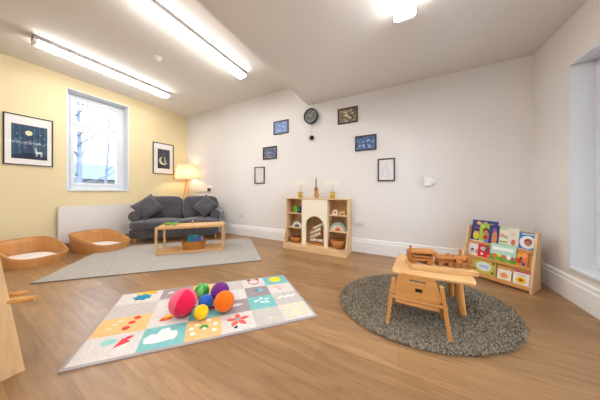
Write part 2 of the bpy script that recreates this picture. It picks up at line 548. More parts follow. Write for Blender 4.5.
def art_blobs(bgc, cols, seed, n=26, extra=None, line=False):
    up = lambda c: tuple(min(250, int((v * .75 + sum(c) / 12) * 1.25 + 14)) for v in c)
    bgc = up(bgc); cols = [up(c) for c in cols]
    def f(b, x0, x1, z0, z1):
        rnd = random.Random(seed)
        b.box((x0, -.006, z0), (x1, -.002, z1), C(bgc))
        w_, h_ = x1 - x0, z1 - z0
        for i in range(n):
            rx = rnd.uniform(.03, .09) * w_; rz_ = rnd.uniform(.03, .09) * h_
            blob(b, rnd.uniform(x0 + rx * 1.3, x1 - rx * 1.3), rnd.uniform(z0 + rz_ * 1.3, z1 - rz_ * 1.3), rx, rz_, rnd.choice(cols), -.0066 - i * .00006, 9)
        if extra: extra(b, x0, x1, z0, z1)
    return f

def sketch(b, x0, x1, z0, z1):
    b.box((x0, -.006, z0), (x1, -.002, z1), C((244, 242, 246)))
    w_, h_ = x1 - x0, z1 - z0
    X = lambda u: x0 + u * w_
    Z = lambda v: z0 + v * h_
    for pts in ([(.3, .2), (.3, .45), (.42, .62), (.47, .8)], [(.72, .2), (.7, .45), (.58, .62), (.5, .8)], [(.3, .2), (.5, .15), (.72, .2)],
                [(.4, .5), (.5, .55), (.62, .5)], [(.45, .3), (.5, .45), (.56, .3)], [(.2, .18), (.2, .4), (.26, .5)]):
        b.tube([(X(u), -.0066, Z(v)), ] + [(X(u2), -.0066, Z(v2)) for u2, v2 in pts[1:]] if False else [(X(u2), -.0066, Z(v2)) for u2, v2 in pts], .0016, C((170, 170, 186)), 5)

PYL = (110 + 162.4) / 2
# on the yellow wall (front faces +X: rz = +90 degrees)
picture('framed_print', 'large dark-framed night forest print with white deer and moon, on the yellow wall', .46, .775,
        (XL + .001, .71, 1.0 + .8 / 2 * 1.0 + .415 * 0 + .39), PI / 2, M['dark'], (.055, .045, .13, .085), art_deer, .014, cat='picture')
picture('framed_print', 'dark-framed print of a crescent moon on the yellow wall by the lamp', .47, .76,
        (XL + .001, 2.645, 1.80), PI / 2, M['dark'], (.085, .075, .13, .12), art_moon, .016, cat='picture')

def on_back(u0, u1, vt, vb):
    """centre and size of a rectangle on the back wall from its photo extents"""
    def wx(u):
        r = (u - 300) / 190; c, s = math.cos(YAW), math.sin(YAW)
        t = YB / (c + s * r); return t * (-s + c * r), t
    xa, _ = wx(u0); xb, _ = wx(u1); _, t = wx((u0 + u1) / 2)
    zt, zb = 1 + (191 - vt) * t / 190, 1 + (191 - vb) * t / 190
    return (xa + xb) / 2, (zt + zb) / 2, xb - xa, zt - zb
G = 'small frames either side of the clock'
specs = [
    ((274, 288.8, 120.8, 134.0), 'small framed picture of a blue scene with pale streak, left of the clock',
     art_blobs((92, 120, 170), [(70, 100, 160), (120, 150, 200), (84, 110, 150)], 1, 18)),
    ((263.5, 277.1, 146.8, 159.2), 'small framed blue and gold patterned picture, middle of the left three',
     art_blobs((70, 84, 110), [(60, 90, 140), (150, 140, 110), (60, 110, 130), (40, 50, 70), (120, 140, 150)], 2, 34)),
    ((255, 264.8, 167, 183.6), 'small upright frame with pale floral picture, lowest of the left three',
     art_blobs((226, 222, 222), [(214, 180, 170), (190, 180, 200), (206, 150, 140), (180, 190, 180)], 3, 14)),
    ((338, 357.8, 108.0, 123.4), 'framed gold and brown patterned picture just right of the clock',
     art_blobs((110, 98, 80), [(170, 150, 110), (80, 70, 60), (140, 120, 80), (190, 180, 150), (60, 54, 50)], 4, 40)),
    ((355.3, 376.6, 135.4, 150.6), 'framed deep blue patterned picture, middle of the right three',
     art_blobs((58, 86, 138), [(50, 110, 160), (90, 140, 180), (60, 70, 120), (120, 160, 190), (44, 60, 100)], 5, 40)),
    ((377.8, 395, 158.5, 181.2), 'upright framed pencil drawing on white paper, lowest of the right three', sketch),
]
for (u0, u1, vt, vb), lab, art in specs:
    x, z, w_, h_ = on_back(u0, u1, vt, vb)
    picture('framed_picture', lab, w_, h_, (x, YB - .001, z), 0, M['frame_brown'], (0, 0, 0, 0), art, .018, G)

# clock with pendulum
x, z, _, _ = on_back(304.2, 320.2, 109, 125)
t = thing('wall_clock', 'round dark wall clock with a hanging bob, under the ceiling step', 'clock', (x, YB - .001, z))
mx = R(PI / 2, 'X')
b = MB(); b.lathe([(0, 0), (.130, 0), (.140, .05), (.136, .075), (.126, .077), (.120, .055)], M['black'], 40, mx); b.build('case', t)
b = MB(); b.lathe([(0, .053), (.122, .053)], C((112, 114, 120)), 40, mx)
for i in range(12):
    a = i * PI / 6
    b.box((-.004, -.056, .092), (.004, -.053, .112), C((190, 186, 176)), 0, R(a, 'Y'))
b.build('dial', t)
b = MB(); b.box((-.005, -.061, -.015), (.005, -.058, .07), C((206, 186, 120)), 0, R(math.radians(-60), 'Y')); b.build('hour_hand', t)
b = MB(); b.box((-.004, -.065, -.02), (.004, -.062, .098), C((206, 186, 120)), 0, R(math.radians(35), 'Y')); b.build('minute_hand', t)
b = MB(); b.lathe([(0, .070), (.012, .068), (.012, .053)], C((206, 186, 120)), 16, mx); b.build('hub', t)
b = MB(); b.tube([(0, -.02, -.13), (0, -.02, -.36)], .0022, C((190, 184, 178)), 6); b.build('pendulum_rod', t)
b = MB(); b.lathe([(0, .004), (.036, .008), (.044, .024), (.03, .04), (0, .046)], M['black'], 24, T(0, 0, -.39) @ mx); b.build('pendulum_bob', t)

# thermostat
x, z, w_, h_ = on_back(424, 431, 177.5, 186)
t = thing('thermostat', 'small white wall sensor box on the back wall above the toddler table', 'sensor', (x, YB - .001, z))
b = MB(); b.box((-w_ / 2, -.05, -h_ / 2), (w_ / 2, 0, h_ / 2), M['plastic'], .008); b.build('body', t)
b = MB(); b.box((w_ / 2, -.03, -.03), (w_ / 2 + .045, 0, .04), M['plastic'], .006); b.build('side_shadow_block', t)  # box standing in for the shadow beside the sensor

# sockets
def socket(label, u0, u1, v0, v1):
    x, z, w_, h_ = on_back(u0, u1, v0, v1)
    t = thing('wall_socket', label, 'socket', (x, YB - .001, z), 0, 'wall sockets')
    b = MB(); b.box((-w_ / 2, -.012, -h_ / 2), (w_ / 2, 0, h_ / 2), M['socket'], .004); b.build('plate', t)
    n = 2 if w_ > .11 else 1
    for k in range(n):
        cx = 0 if n == 1 else (-.25 + .5 * k) * w_
        b = MB(); b.box((cx - .008, -.017, h_ * .15), (cx + .008, -.012, h_ * .35), M['plastic'], .002); b.build('switch', t)
    return t, x, z
socket('double wall socket above the skirting beside the toy fireplace', 355, 364, 222, 226.5)
socket('small wall socket above the skirting between sofa and toy fireplace', 239, 243.5, 213.5, 218)
t_, sx, sz = socket('wall socket behind the right end of the sofa', 207.5, 212, 186.8, 192)
t = thing('lamp_plug', 'black plug with thin cable in the socket behind the sofa', 'plug', (sx, YB - .013, sz))
b = MB(); b.box((-.03, -.04, -.035), (.03, 0, .03), M['black'], .008); b.build('plug_body', t)
b = MB(); b.tube([(-.03, -.02, -.02), (-.15, .004, -.06), (-.4, .004, -.07), (-.62, .002, -.07)], .005, C((150, 120, 100)), 6); b.build('cable', t)
b = MB(); b.box((-.022, 0, -.018), (.022, .02, .018), M['black'], .004)
tag(b.build('switch_block'), 'tiny dark switch on the yellow wall beside the lampshade', 'switch').location = (XL, 2.88, 1.335)

# radiator
t = thing('radiator', 'white flat panel radiator low on the yellow wall behind the beds', 'radiator', (XL + .003, .975, .09))
RL = 1.15
b = MB()
b.box((.05, 0, 0), (.10, RL, .63), M['radiator'], .008); b.build('front_panel', t)
b = MB(); b.box((.03, .02, .02), (.05, RL - .02, .6), C((200, 196, 190))); b.build('back_panel', t)
b = MB(); b.box((.028, .01, .62), (.098, RL - .01, .64), M['radiator'], .004); b.build('top_grille', t)
for yy in (.15, RL - .15):
    b = MB(); b.box((0, yy, .1), (.03, yy + .04, .5), M['radiator']); b.build('bracket', t)
b = MB(); b.tube([(.06, -.0, .03), (.06, -.03, .03), (.06, -.045, .01), (.06, -.045, -.09)], .009, M['white'], 8); b.build('pipe', t)

# ------------------------------------------------------------------ floor rugs
t = thing('area_rug', 'large pale grey rectangular rug lying under the sofa and coffee table', 'rug', (0, 0, 0))
P = [(-3.50, .49), (-1.74, 2.17), (-2.78, 3.08), (-4.56, 1.42)]
b = MB()
n = 24
vs = []
for lvl in (0, .012):
    vs += [(x_, y_, lvl) for x_, y_ in P]
b.add(vs, [[0, 1, 2, 3], [4, 5, 6, 7], [0, 1, 5, 4], [1, 2, 6, 5], [2, 3, 7, 6], [3, 0, 4, 7]], M['rug'])
b.build('pile', t)
b = MB()
loop = [(x_, y_, .006) for x_, y_ in P]
for i in range(4): b.tube([loop[i], loop[(i + 1) % 4]], .0065, C((140, 134, 128)), 6)
b.build('bound_edge', t)

# round shaggy rug
t = thing('shaggy_rug', 'rounded shaggy grey rug under the toddler table and chair', 'rug', (.182, 1.998, 0), math.atan2(.538, .843))
RR = 1.0
EX, EY = .712, .552
b = MB(); b.prism(circ(0, 0, EX - .01, 72, EY - .01), 0, .010, M['shag_base'], 'xy'); b.build('backing', t)
shags = [mat('shag_%d' % i, c, .9, .1, 30, .2) for i, c in enumerate([(150, 138, 120), (122, 111, 95), (182, 171, 153), (92, 82, 69)])]
b = MB()
rnd = random.Random(5)
for i in range(32000):
    rr = RR * math.sqrt(rnd.random()); a = rnd.uniform(0, 2 * PI)
    x_, y_ = rr * EX * math.cos(a), rr * EY * math.sin(a)
    q = rnd.uniform(0, 2 * PI); L = rnd.uniform(.010, .026); w1 = .0022
    dx, dy = math.cos(q) * L, math.sin(q) * L
    h_ = rnd.uniform(.008, .018)
    k = rnd.choices((0, 1, 2, 3), (5, 4, 3, 2))[0]
    nx, ny = -math.sin(q) * w1, math.cos(q) * w1
    b.add([(x_ - nx, y_ - ny, .009), (x_ + nx, y_ + ny, .009), (x_ + dx * .6 + nx, y_ + dy * .6 + ny, .009 + h_),
           (x_ + dx * .6 - nx, y_ + dy * .6 - ny, .009 + h_), (x_ + dx * 1.2, y_ + dy * 1.2, .009 + h_ * .6)],
          [[0, 1, 2, 3], [3, 2, 4]], shags[k])
pile_mesh = bpy.data.meshes.new('shag_pile')
pile_mesh.from_pydata([tuple(v) for v in b.v], [], b.f)
for m_ in b.mats: pile_mesh.materials.append(m_)
pile_mesh.polygons.foreach_set('material_index', b.mi)
pile_mesh.update()
o = bpy.data.objects.new('shag_pile', pile_mesh); col.objects.link(o); o.parent = t

# ------------------------------------------------------------------ patchwork play mat
A, Bp, Cp, Dp = Vector((-1.655, .315, 0)), Vector((-.565, 1.405, 0)), Vector((-1.20, 1.905, 0)), Vector((-2.345, .835, 0))
ang = math.atan2(Bp.y - A.y, Bp.x - A.x)
ML = (Bp - A).length
MW = .86
t = thing('play_mat', 'padded patchwork play mat with pastel squares and appliques', 'play mat', tuple(A), ang)
def q2(u, v):      # local coordinates of the fraction (u along the near edge, v away), following the real outline
    p = A + (Bp - A) * u * (1 - v) + (Dp - A) * v * (1 - u) + (Cp - A) * u * v
    p = p - A
    c, s = math.cos(-ang), math.sin(-ang)
    return p.x * c - p.y * s, p.x * s + p.y * c
cream_, teal_, yel_, grey_, beige_ = [mat('mat_' + n_, c, .95, .05, 25, .1, .9, 40) for n_, c in
    (('cream', (216, 209, 204)), ('teal', (128, 190, 187)), ('peach', (230, 190, 132)), ('grey', (160, 149, 148)), ('beige', (200, 192, 185)))]
grid = [  # rows from near to far, columns from left to right
    [cream_, teal_, yel_, cream_, beige_, cream_],
    [yel_, cream_, teal_, grey_, teal_, beige_],
    [beige_, cream_, cream_, cream_, grey_, cream_],
    [cream_, grey_, yel_, beige_, cream_, teal_]]
us = [0.0, .215, .39, .545, .70, .845, 1.0]
vs_ = [0.0, .27, .52, .76, 1.0]
b = MB()
eu, ev = .012, .02
def padz(fx, fy): return .012 + .009 * (1 - abs(2 * fx - 1) ** 3) * (1 - abs(2 * fy - 1) ** 3)
for r_ in range(4):
    for c_ in range(6):
        N = 8
        pts = []
        for j in range(N + 1):
            for i in range(N + 1):
                fx, fy = i / N, j / N
                u = eu + (1 - 2 * eu) * lerp(us[c_], us[c_ + 1], fx); v = ev + (1 - 2 * ev) * lerp(vs_[r_], vs_[r_ + 1], fy)
                x_, y_ = q2(u, v)
                pts.append((x_, y_, padz(fx, fy) + .0012 * math.sin(u * 190 + v * 30) * math.sin(v * 120 + u * 22) * (0 if i in (0, N) or j in (0, N) else 1)))
        b.add(pts, [[j * (N + 1) + i, j * (N + 1) + i + 1, (j + 1) * (N + 1) + i + 1, (j + 1) * (N + 1) + i] for j in range(N) for i in range(N)], grid[r_][c_], True)
b.build('patchwork_top', t)
b = MB()
o4 = [q2(0, 0), q2(1, 0), q2(1, 1), q2(0, 1)]
i4 = [q2(eu, ev), q2(1 - eu, ev), q2(1 - eu, 1 - ev), q2(eu, 1 - ev)]
vv = [(x_, y_, 0) for x_, y_ in o4] + [(x_, y_, .009) for x_, y_ in o4] + [(x_, y_, .0122) for x_, y_ in i4]
fs = [[0, 1, 2, 3]]
for i in range(4):
    j = (i + 1) % 4
    fs += [[i, j, 4 + j, 4 + i], [4 + i, 4 + j, 8 + j, 8 + i]]
b.add(vv, fs, C((170, 160, 158)))
b.build('grey_border', t)
# appliques (felt shapes stitched on): cell (col,row), fraction, shape
def app(c_, r_, shape, rgb, ctr=(.5, .5), size=(.3, .3), rot=0, z=0):
    b = APP.setdefault((c_, r_), MB())
    pts = []
    for p_, q_ in shape:
        x_ = p_ * math.cos(rot) - q_ * math.sin(rot); y_ = p_ * math.sin(rot) + q_ * math.cos(rot)
        fx, fy = ctr[0] + x_ * size[0], ctr[1] + y_ * size[1]
        u = eu + (1 - 2 * eu) * lerp(us[c_], us[c_ + 1], fx); v = ev + (1 - 2 * ev) * lerp(vs_[r_], vs_[r_ + 1], fy)
        X_, Y_ = q2(u, v)
        pts.append((X_, Y_))
    zz = .0225 + z
    b.prism(pts, zz - .004, zz, C(rgb, .9), 'xy')
disc = circ(0, 0, 1, 18)
half = circ(0, 0, 1, 12, None, 0, PI)
tri = [(-1, -1), (1, -.4), (.2, 1)]
leaf = [(-1, 0), (-.4, .5), (.4, .45), (1, 0), (.4, -.45), (-.4, -.5)]
cloud = [(-1, -.5), (-1.1, 0), (-.7, .35), (-.35, .25), (-.1, .75), (.4, .8), (.6, .35), (1, .3), (1.1, -.2), (.9, -.55), (.3, -.6), (-.4, -.65)]
APP = {}
app(0, 0, disc, (150, 204, 200), (.45, .62), (.13, .13)); app(0, 0, tri, (226, 70, 80), (.68, .52), (.13, .16), .3, .001)
app(0, 0, leaf, (226, 70, 80), (.77, .68), (.1, .08), .9, .002)
app(1, 0, cloud, (236, 232, 228), (.45, .45), (.34, .42))
for p_, q_ in ((.2, .25), (.3, .65), (.62, .8), (.82, .55), (.78, .25), (.15, .5)):
    app(2, 0, disc, (248, 238, 222), (p_, q_), (.07, .07))
app(2, 0, half, (70, 160, 60), (.5, .42), (.13, .17)); app(2, 0, disc, (236, 236, 226), (.5, .4), (.05, .05), 0, .001)
for k in range(5):
    app(3, 0, leaf, (228, 100, 92), (.5 + .2 * math.cos(k * 1.257 + .3), .52 + .2 * math.sin(k * 1.257 + .3)), (.17, .16), k * 1.257 + .3)
app(3, 0, disc, (90, 190, 190), (.5, .52), (.06, .06), 0, .001); app(3, 0, leaf, (60, 60, 70), (.4, .16), (.09, .05), 1.2, .001)
rnd = random.Random(3)
for k in range(9):
    app(4, 0, disc, rnd.choice([(200, 224, 190), (244, 214, 160), (180, 214, 214)]), (rnd.uniform(.15, .85), rnd.uniform(.15, .85)), (.04, .04))
for i in range(4):
    for j in range(4):
        app(5, 0, disc, (246, 222, 166), (.17 + i * .22, .17 + j * .22), (.065, .065))
for k in range(3): app(0, 1, disc, (222, 74, 66), (.60 + .06 * k, .22 + .27 * k), (.07, .09))
for k in range(3): app(0, 1, leaf, (250, 226, 196), (.28 + .07 * k, .3 + .2 * k), (.09, .06), .8)
app(1, 1, disc, (236, 130, 36), (.42, .36), (.14, .12)); app(1, 1, disc, (246, 196, 50), (.5, .5), (.12, .1), 0, .001)
app(1, 1, leaf, (206, 60, 40), (.33, .30), (.08, .06), .5, .002); app(1, 1, leaf, (206, 60, 40), (.52, .36), (.08, .05), .5, .003)
app(1, 2, disc, (246, 190, 170), (.6, .35), (.17, .14)); app(1, 2, leaf, (246, 190, 170), (.42, .25), (.15, .08), .2, .001)
app(1, 1, disc, (40, 130, 160), (1 - .12, .93 - .12), (.1, .1), 0, .001)
app(2, 1, tri, (224, 50, 50), (.55, .72), (.17, .2)); app(2, 1, disc, (224, 50, 50), (.75, .6), (.1, .1), 0, .001)
app(3, 1, leaf, (214, 206, 204), (.5, .5), (.3, .2))
for p_, q_, a_ in ((.3, .55, .4), (.5, .7, 1.4), (.5, .4, 2.3), (.72, .62, .2), (.68, .38, 1.9)):
    app(4, 1, leaf, (214, 238, 236), (p_, q_), (.14, .1), a_)
for k in range(6): app(5, 1, disc, (232, 226, 220), (.2 + .12 * k, .5 + .1 * (k % 2)), (.08, .07))
app(4, 2, leaf, (70, 150, 196), (.5, .55), (.22, .13), .2); app(4, 2, tri, (120, 200, 216), (.62, .5), (.13, .16), .5, .001)
app(5, 2, leaf, (240, 170, 70), (.35, .6), (.16, .1), .5); app(5, 2, leaf, (236, 130, 140), (.45, .38), (.12, .08), 2.4, .001); app(5, 2, leaf, (246, 200, 150), (.68, .45), (.14, .06), .2, .001)
app(0, 3, [(math.cos(a_) * (1 if i % 2 else .72), math.sin(a_) * (1 if i % 2 else .72)) for i, a_ in enumerate([2 * PI * k / 14 for k in range(14)])], (40, 140, 172), (.55, .42), (.24, .28))
app(0, 3, half, (246, 186, 50), (.62, .68), (.26, .24), -.1, .001)
app(0, 2, leaf, (208, 200, 194), (.5, .5), (.25, .1))
for p_ in (.3, .55, .75): app(1, 3, leaf, (224, 220, 218), (p_, .5), (.12, .14), .6)
app(4, 3, disc, (190, 130, 130), (.5, .5), (.26, .3)); app(4, 3, disc, (238, 214, 208), (.5, .5), (.2, .2), 0, .001)
app(4, 3, disc, (150, 90, 90), (.3, .78), (.08, .09), 0, .002); app(4, 3, disc, (150, 90, 90), (.7, .78), (.08, .09), 0, .002)
app(5, 3, disc, (244, 214, 50), (.5, .5), (.27, .3))
for (c_, r_), bb in APP.items(): bb.build('applique', t)


# ------------------------------------------------------------------ balls
def uvball(b, r, mats, seg, bands=None, sq=1.0):
    bm = bmesh.new()
    bmesh.ops.create_uvsphere(bm, u_segments=48, v_segments=24, radius=r)
    bm.verts.index_update()
    grp = {}
    for f in bm.faces:
        c = f.calc_center_median(); a = (math.atan2(c.y, c.x) + PI) / (2 * PI) * seg
        grp.setdefault(int(a) % len(mats), []).append(f)
    vs2 = [v.co.copy() for v in bm.verts]
    for k, fs2 in grp.items():
        b.add(vs2, [[v.index for v in f.verts] for f in fs2], mats[k], True)
    bm.free()
def seams(b, r, seg, m):
    for k in range(seg):
        a = 2 * PI * k / seg - PI
        b.tube([(math.sin(q) * math.cos(a) * r, math.sin(q) * math.sin(a) * r, math.cos(q) * r) for q in [PI * i / 20 for i in range(21)]], r * .018, m, 5)
def fuzz(name, rgb): return mat(name, rgb, .85, .08, 30, .2, .3, 80, sheen=.2)
def ball(label, px, v, r, colors, rot):
    # centre sits r above the mat
    zf = .021
    u = px
    t_ = (1 - zf - r) * 190 / (v - 191)
    rr = (u - 300) / 190; c, s = math.cos(YAW), math.sin(YAW)
    x_, y_ = t_ * (-s + c * rr), t_ * (c + s * rr)
    t = thing('ball', label, 'ball', (x_, y_, zf), 0, 'soft balls on the play mat')
    ms = [fuzz('felt_%d_%d_%d' % c_, c_) for c_ in colors]
    b = MB(); uvball(b, r, ms, {1: 1, 2: 6, 4: 4}[len(ms)])
    o = b.build('felt_cover', t); o.location = (0, 0, r); o.rotation_euler = rot
    b = MB(); seams(b, r, 4 if len(ms) == 4 else 6, ms[0]); o = b.build('stitched_seams', t); o.location = (0, 0, r); o.rotation_euler = rot
ball('largest ball, pink with a crimson segment, left end of the ball cluster', 183.2, 302.0, .099, [(240, 96, 126), (222, 22, 74), (240, 96, 126), (240, 96, 126)], (-.12, .2, .42))
ball('orange ball, rightmost in front of the purple one', 224.4, 301.0, .078, [(240, 112, 10)], (.6, .4, 0))
ball('purple ball behind the orange one', 220.0, 291.5, .078, [(110, 40, 130)], (.3, .9, 0))
ball('green two-tone ball behind the blue one', 202.0, 291.0, .064, [(60, 160, 60), (120, 196, 110)], (.2, .2, .6))
ball('blue ball in the middle of the cluster', 205.9, 301.8, .057, [(44, 100, 196)], (.5, .2, 0))
ball('small yellow ball, nearest the front of the mat', 201.2, 312.0, .051, [(244, 200, 20)], (.1, .6, 0))

# ------------------------------------------------------------------ wooden floor beds
def rr_loop(L, W, rad, n=10, ins=0.0):
    """rounded rectangle points (half sizes L, W)"""
    L -= ins; W -= ins; r = max(rad - ins, .02)
    pts = []
    for cx, cy, a0 in ((L - r, W - r, 0), (-(L - r), W - r, PI / 2), (-(L - r), -(W - r), PI), (L - r, -(W - r), 1.5 * PI)):
        for i in range(n + 1):
            a = a0 + PI / 2 * i / n
            pts.append((cx + r * math.cos(a), cy + r * math.sin(a)))
    return pts
def sup_loop(L, W, n=48, ins=0.0, e=2.9):
    out = []
    for i in range(n):
        a = 2 * PI * i / n; c, s = math.cos(a), math.sin(a)
        k = (abs(c) ** e + abs(s) ** e) ** (-1 / e)
        out.append(((L - ins) * c * k, (W - ins) * s * k))
    return out
def bed(label, x, y, rz, L=.42, W=.275, hb=.285, hf=.115):
    t = thing('floor_bed', label, 'bed', (x, y, 0), rz, 'low wooden floor beds by the yellow wall')
    def H(px):
        f = (px / L + 1) / 2            # 0 at wall end, 1 at the room end
        f = max(0, min(1, (f - .18) / .8)); f = f * f * (3 - 2 * f)
        return lerp(hb, hf, f)
    lo = sup_loop(L * .95, W * .94); hi = sup_loop(L, W); th = .014
    loi = sup_loop(L * .95, W * .94, 48, th); hii = sup_loop(L, W, 48, th)
    n = len(lo)
    b = MB()
    rows = []
    for q in range(5):
        f = q / 4; rows.append([(lerp(lo[i][0], hi[i][0], f), lerp(lo[i][1], hi[i][1], f), f * H(hi[i][0])) for i in range(n)])
    for q in range(5):
        f = 1 - q / 4; rows.append([(lerp(loi[i][0], hii[i][0], f), lerp(loi[i][1], hii[i][1], f), .012 + f * (H(hi[i][0]) - .012)) for i in range(n)])
    vv = [p for r_ in rows for p in r_]
    b.add(vv, [[k * n + i, k * n + (i + 1) % n, (k + 1) * n + (i + 1) % n, (k + 1) * n + i] for k in range(9) for i in range(n)], M['bent'], True)
    b.build('bent_side', t)
    b = MB(); b.prism([(a * .985, c * .985) for a, c in loi], .003, .012, M['bent'], 'xy'); b.build('base_board', t)
    b = MB()
    rim = [((hi[i][0] + hii[i][0]) / 2, (hi[i][1] + hii[i][1]) / 2, H(hi[i][0])) for i in range(n)] ; rim.append(rim[0])
    b.tube(rim, .011, M['bent'], 8); b.build('rounded_rim', t)
    b = MB()
    b.super((0, 0, .045), (L * .84, W * .82, .032), M['bed_white'], 3.2, 10,
            warp=lambda p, q: Vector((p.x, p.y, p.z + .004 * math.sin(p.x * 14) * math.cos(p.y * 18))))
    o = b.build('mattress'); o.location = (x, y, 0); o.rotation_euler = (0, 0, rz)
    return o
G2 = 'white mattresses in the wooden floor beds'
o = bed('low bent-wood floor bed nearest the left edge of the room', -4.62, .64, math.radians(14))
tag(o, 'white padded mattress inside the left wooden floor bed', 'mattress', G2)
o = bed('low bent-wood floor bed in front of the radiator beside the sofa', -4.58, 1.35, math.radians(20))
tag(o, 'white padded mattress inside the floor bed beside the sofa', 'mattress', G2)

# ------------------------------------------------------------------ sofa
SA = math.radians(43)
SZ0 = .012
S = thing('sofa', 'charcoal velvet two-seat sofa with rolled arms, set across the corner', 'sofa', (-3.915, 2.215, SZ0), SA)
SW, SD = .815, .66      # half width, depth (front y=0)
b = MB(); b.box((-SW + .03, .03, .075), (SW - .03, SD, .25), M['sofa'], .02); b.build('base', S)
for k in range(2):
    cx = (-1, 1)[k] * SW / 2
    b = MB()
    b.super((cx, .27, .325), (SW / 2 - .004, .30, .085), M['sofa2'], 5, 12,
            warp=lambda p, q: Vector((p.x, p.y, p.z + (.018 * (1 - q.x ** 2) * (1 - q.y ** 2) if q.z > 0 else 0))))
    b.build('seat_cushion', S)
b = MB(); b.box((-SW + .1, SD - .14, .2), (SW - .1, SD, .76), M['sofa'], .05, seg=4); b.build('back_frame', S)
for k in range(2):
    cx = (-1, 1)[k] * (SW - .1) / 2
    b = MB()
    b.super((0, 0, 0), ((SW - .12) / 2, .095, .25), M['sofa2'], 5.5, 12, T(cx, SD - .2, .625) @ R(-.16, 'X'),
            warp=lambda p, q: Vector((p.x, p.y - .02 * (1 - q.x ** 2) * (1 - q.z ** 2) + .005 * math.sin(p.x * 23 + p.z * 15), p.z)))
    b.build('back_cushion', S)
for sgn in (-1, 1):
    b = MB()
    xc = sgn * (SW - .10)
    b.box((xc - .075, .10, .2), (xc + .075, SD, .46), M['sofa'], .03, seg=3)
    b.cyl((xc, .085, .495), (xc, SD - .02, .495), .10, .10, M['sofa'], 28)
    b.super((xc, .085, .495), (.099, .02, .099), M['sofa2'], 2.3, 8)
    ar = b.build('rolled_arm', S)
    b = MB(); b.tube([(xc + .098 * math.cos(a), .078, .495 + .098 * math.sin(a)) for a in [2 * PI * i / 28 for i in range(29)]], .006, M['piping'], 6)
    b.build('piping', ar)
for x_, y_ in ((-SW + .1, .08), (SW - .1, .08), (-SW + .12, SD - .08), (SW - .12, SD - .08)):
    b = MB(); b.cyl((x_, y_, .078), (x_, y_, 0), .032, .022, M['pine_z'], 14); b.build('leg', S)

def scatter(label, loc, rx, ry, rz, s=.2):
    b = MB(); N = 16
    vv = []; fs = []
    for side in (1, -1):
        o0 = len(vv)
        for j in range(N + 1):
            for i in range(N + 1):
                u, v = -1 + 2 * i / N, -1 + 2 * j / N
                k = 1 - .07 * (1 - abs(u) ** 2) * abs(v) ** 3
                k2 = 1 - .07 * (1 - abs(v) ** 2) * abs(u) ** 3
                th = .07 * ((1 - u ** 4) * (1 - v ** 4)) ** .6
                vv.append((u * s * k2, side * (th + .003 * math.sin(u * 7 + v * 5) * (th > 0.01)), v * s * k))
        for j in range(N):
            for i in range(N):
                fs.append([o0 + j * (N + 1) + i, o0 + j * (N + 1) + i + 1, o0 + (j + 1) * (N + 1) + i + 1, o0 + (j + 1) * (N + 1) + i])
    b.add(vv, fs, M['sofa2'], True)
    for e in ((-1, -1, 1, -1), (1, -1, 1, 1), (1, 1, -1, 1), (-1, 1, -1, -1)):
        pts = []
        for i in range(13):
            f = i / 12; u = lerp(e[0], e[2], f); v = lerp(e[1], e[3], f)
            k = 1 - .07 * (1 - abs(u) ** 2) * abs(v) ** 3; k2 = 1 - .07 * (1 - abs(v) ** 2) * abs(u) ** 3
            pts.append((u * s * k2, 0, v * s * k))
        b.tube(pts, .005, M['piping'], 6)
    o = b.build('scatter_cushion')
    mloc = T(*S.location) @ R(SA, 'Z') @ T(*loc) @ R(rz, 'Z') @ R(rx, 'X') @ R(ry, 'Y')
    o.matrix_world = mloc
    return tag(o, label, 'cushion', 'scatter cushions on the sofa')
scatter('square charcoal scatter cushion standing on its corner, left end of the sofa', (-.555, .20, .665), -.40, PI / 4 + .10, .12, .20)
scatter('square charcoal scatter cushion standing on its corner, right end of the sofa', (.50, .20, .665), -.40, PI / 4 - .08, -.15, .188)

# ------------------------------------------------------------------ floor lamp
LP = (-4.80, 3.0)
t = thing('floor_lamp', 'tripod floor lamp with lit cream drum shade in the corner', 'lamp', (LP[0], LP[1], 0))
def shade_mat():
    m, nt, p = base('lamp_shade_fabric')
    out = nt.nodes['Material Output']
    p.inputs['Base Color'].default_value = (*lin((248, 236, 212)), 1)
    p.inputs['Roughness'].default_value = .9
    tr = nt.nodes.new('ShaderNodeBsdfTranslucent'); tr.inputs[0].default_value = (*lin((255, 242, 216)), 1)
    mx_ = nt.nodes.new('ShaderNodeMixShader'); mx_.inputs[0].default_value = .55
    nt.links.new(p.outputs[0], mx_.inputs[1]); nt.links.new(tr.outputs[0], mx_.inputs[2]); nt.links.new(mx_.outputs[0], out.inputs[0])
    return m
b = MB(); sm = shade_mat()
b.lathe([(.27, 1.285), (.205, 1.67), (.200, 1.67), (.265, 1.285), (.27, 1.285)], sm, 48); b.build('lamp_shade', t)
b = MB(); b.lathe([(.264, 1.29), (.272, 1.287), (.272, 1.295), (.264, 1.295), (.264, 1.29)], C((220, 196, 150)), 48); b.build('shade_ring', t)
b = MB()
for k in range(3):
    a = k * 2 * PI / 3
    b.tube([(.02 * math.cos(a), .02 * math.sin(a), 1.30), (.262 * math.cos(a), .262 * math.sin(a), 1.30)], .003, M['steel'], 6)
b.lathe([(0, 1.22), (.03, 1.22), (.03, 1.30), (.02, 1.36), (0, 1.36)], M['pine_z'], 20); b.build('lamp_holder', t)
b = MB(); b.lathe([(0, 1.36), (.02, 1.37), (.038, 1.42), (.03, 1.46), (0, 1.475)], emit('lit_bulb', (1, .80, .55), LAMP * 3.2), 20); b.build('bulb', t)
for k in range(3):
    a = math.radians(-63 + 120 * k + 60)
    b = MB(); b.tube([(.02 * math.cos(a), .02 * math.sin(a), 1.26), (.19 * math.cos(a), .19 * math.sin(a), 0.008)], [.016, .014], M['pine_z'], 10); b.build('leg', t)

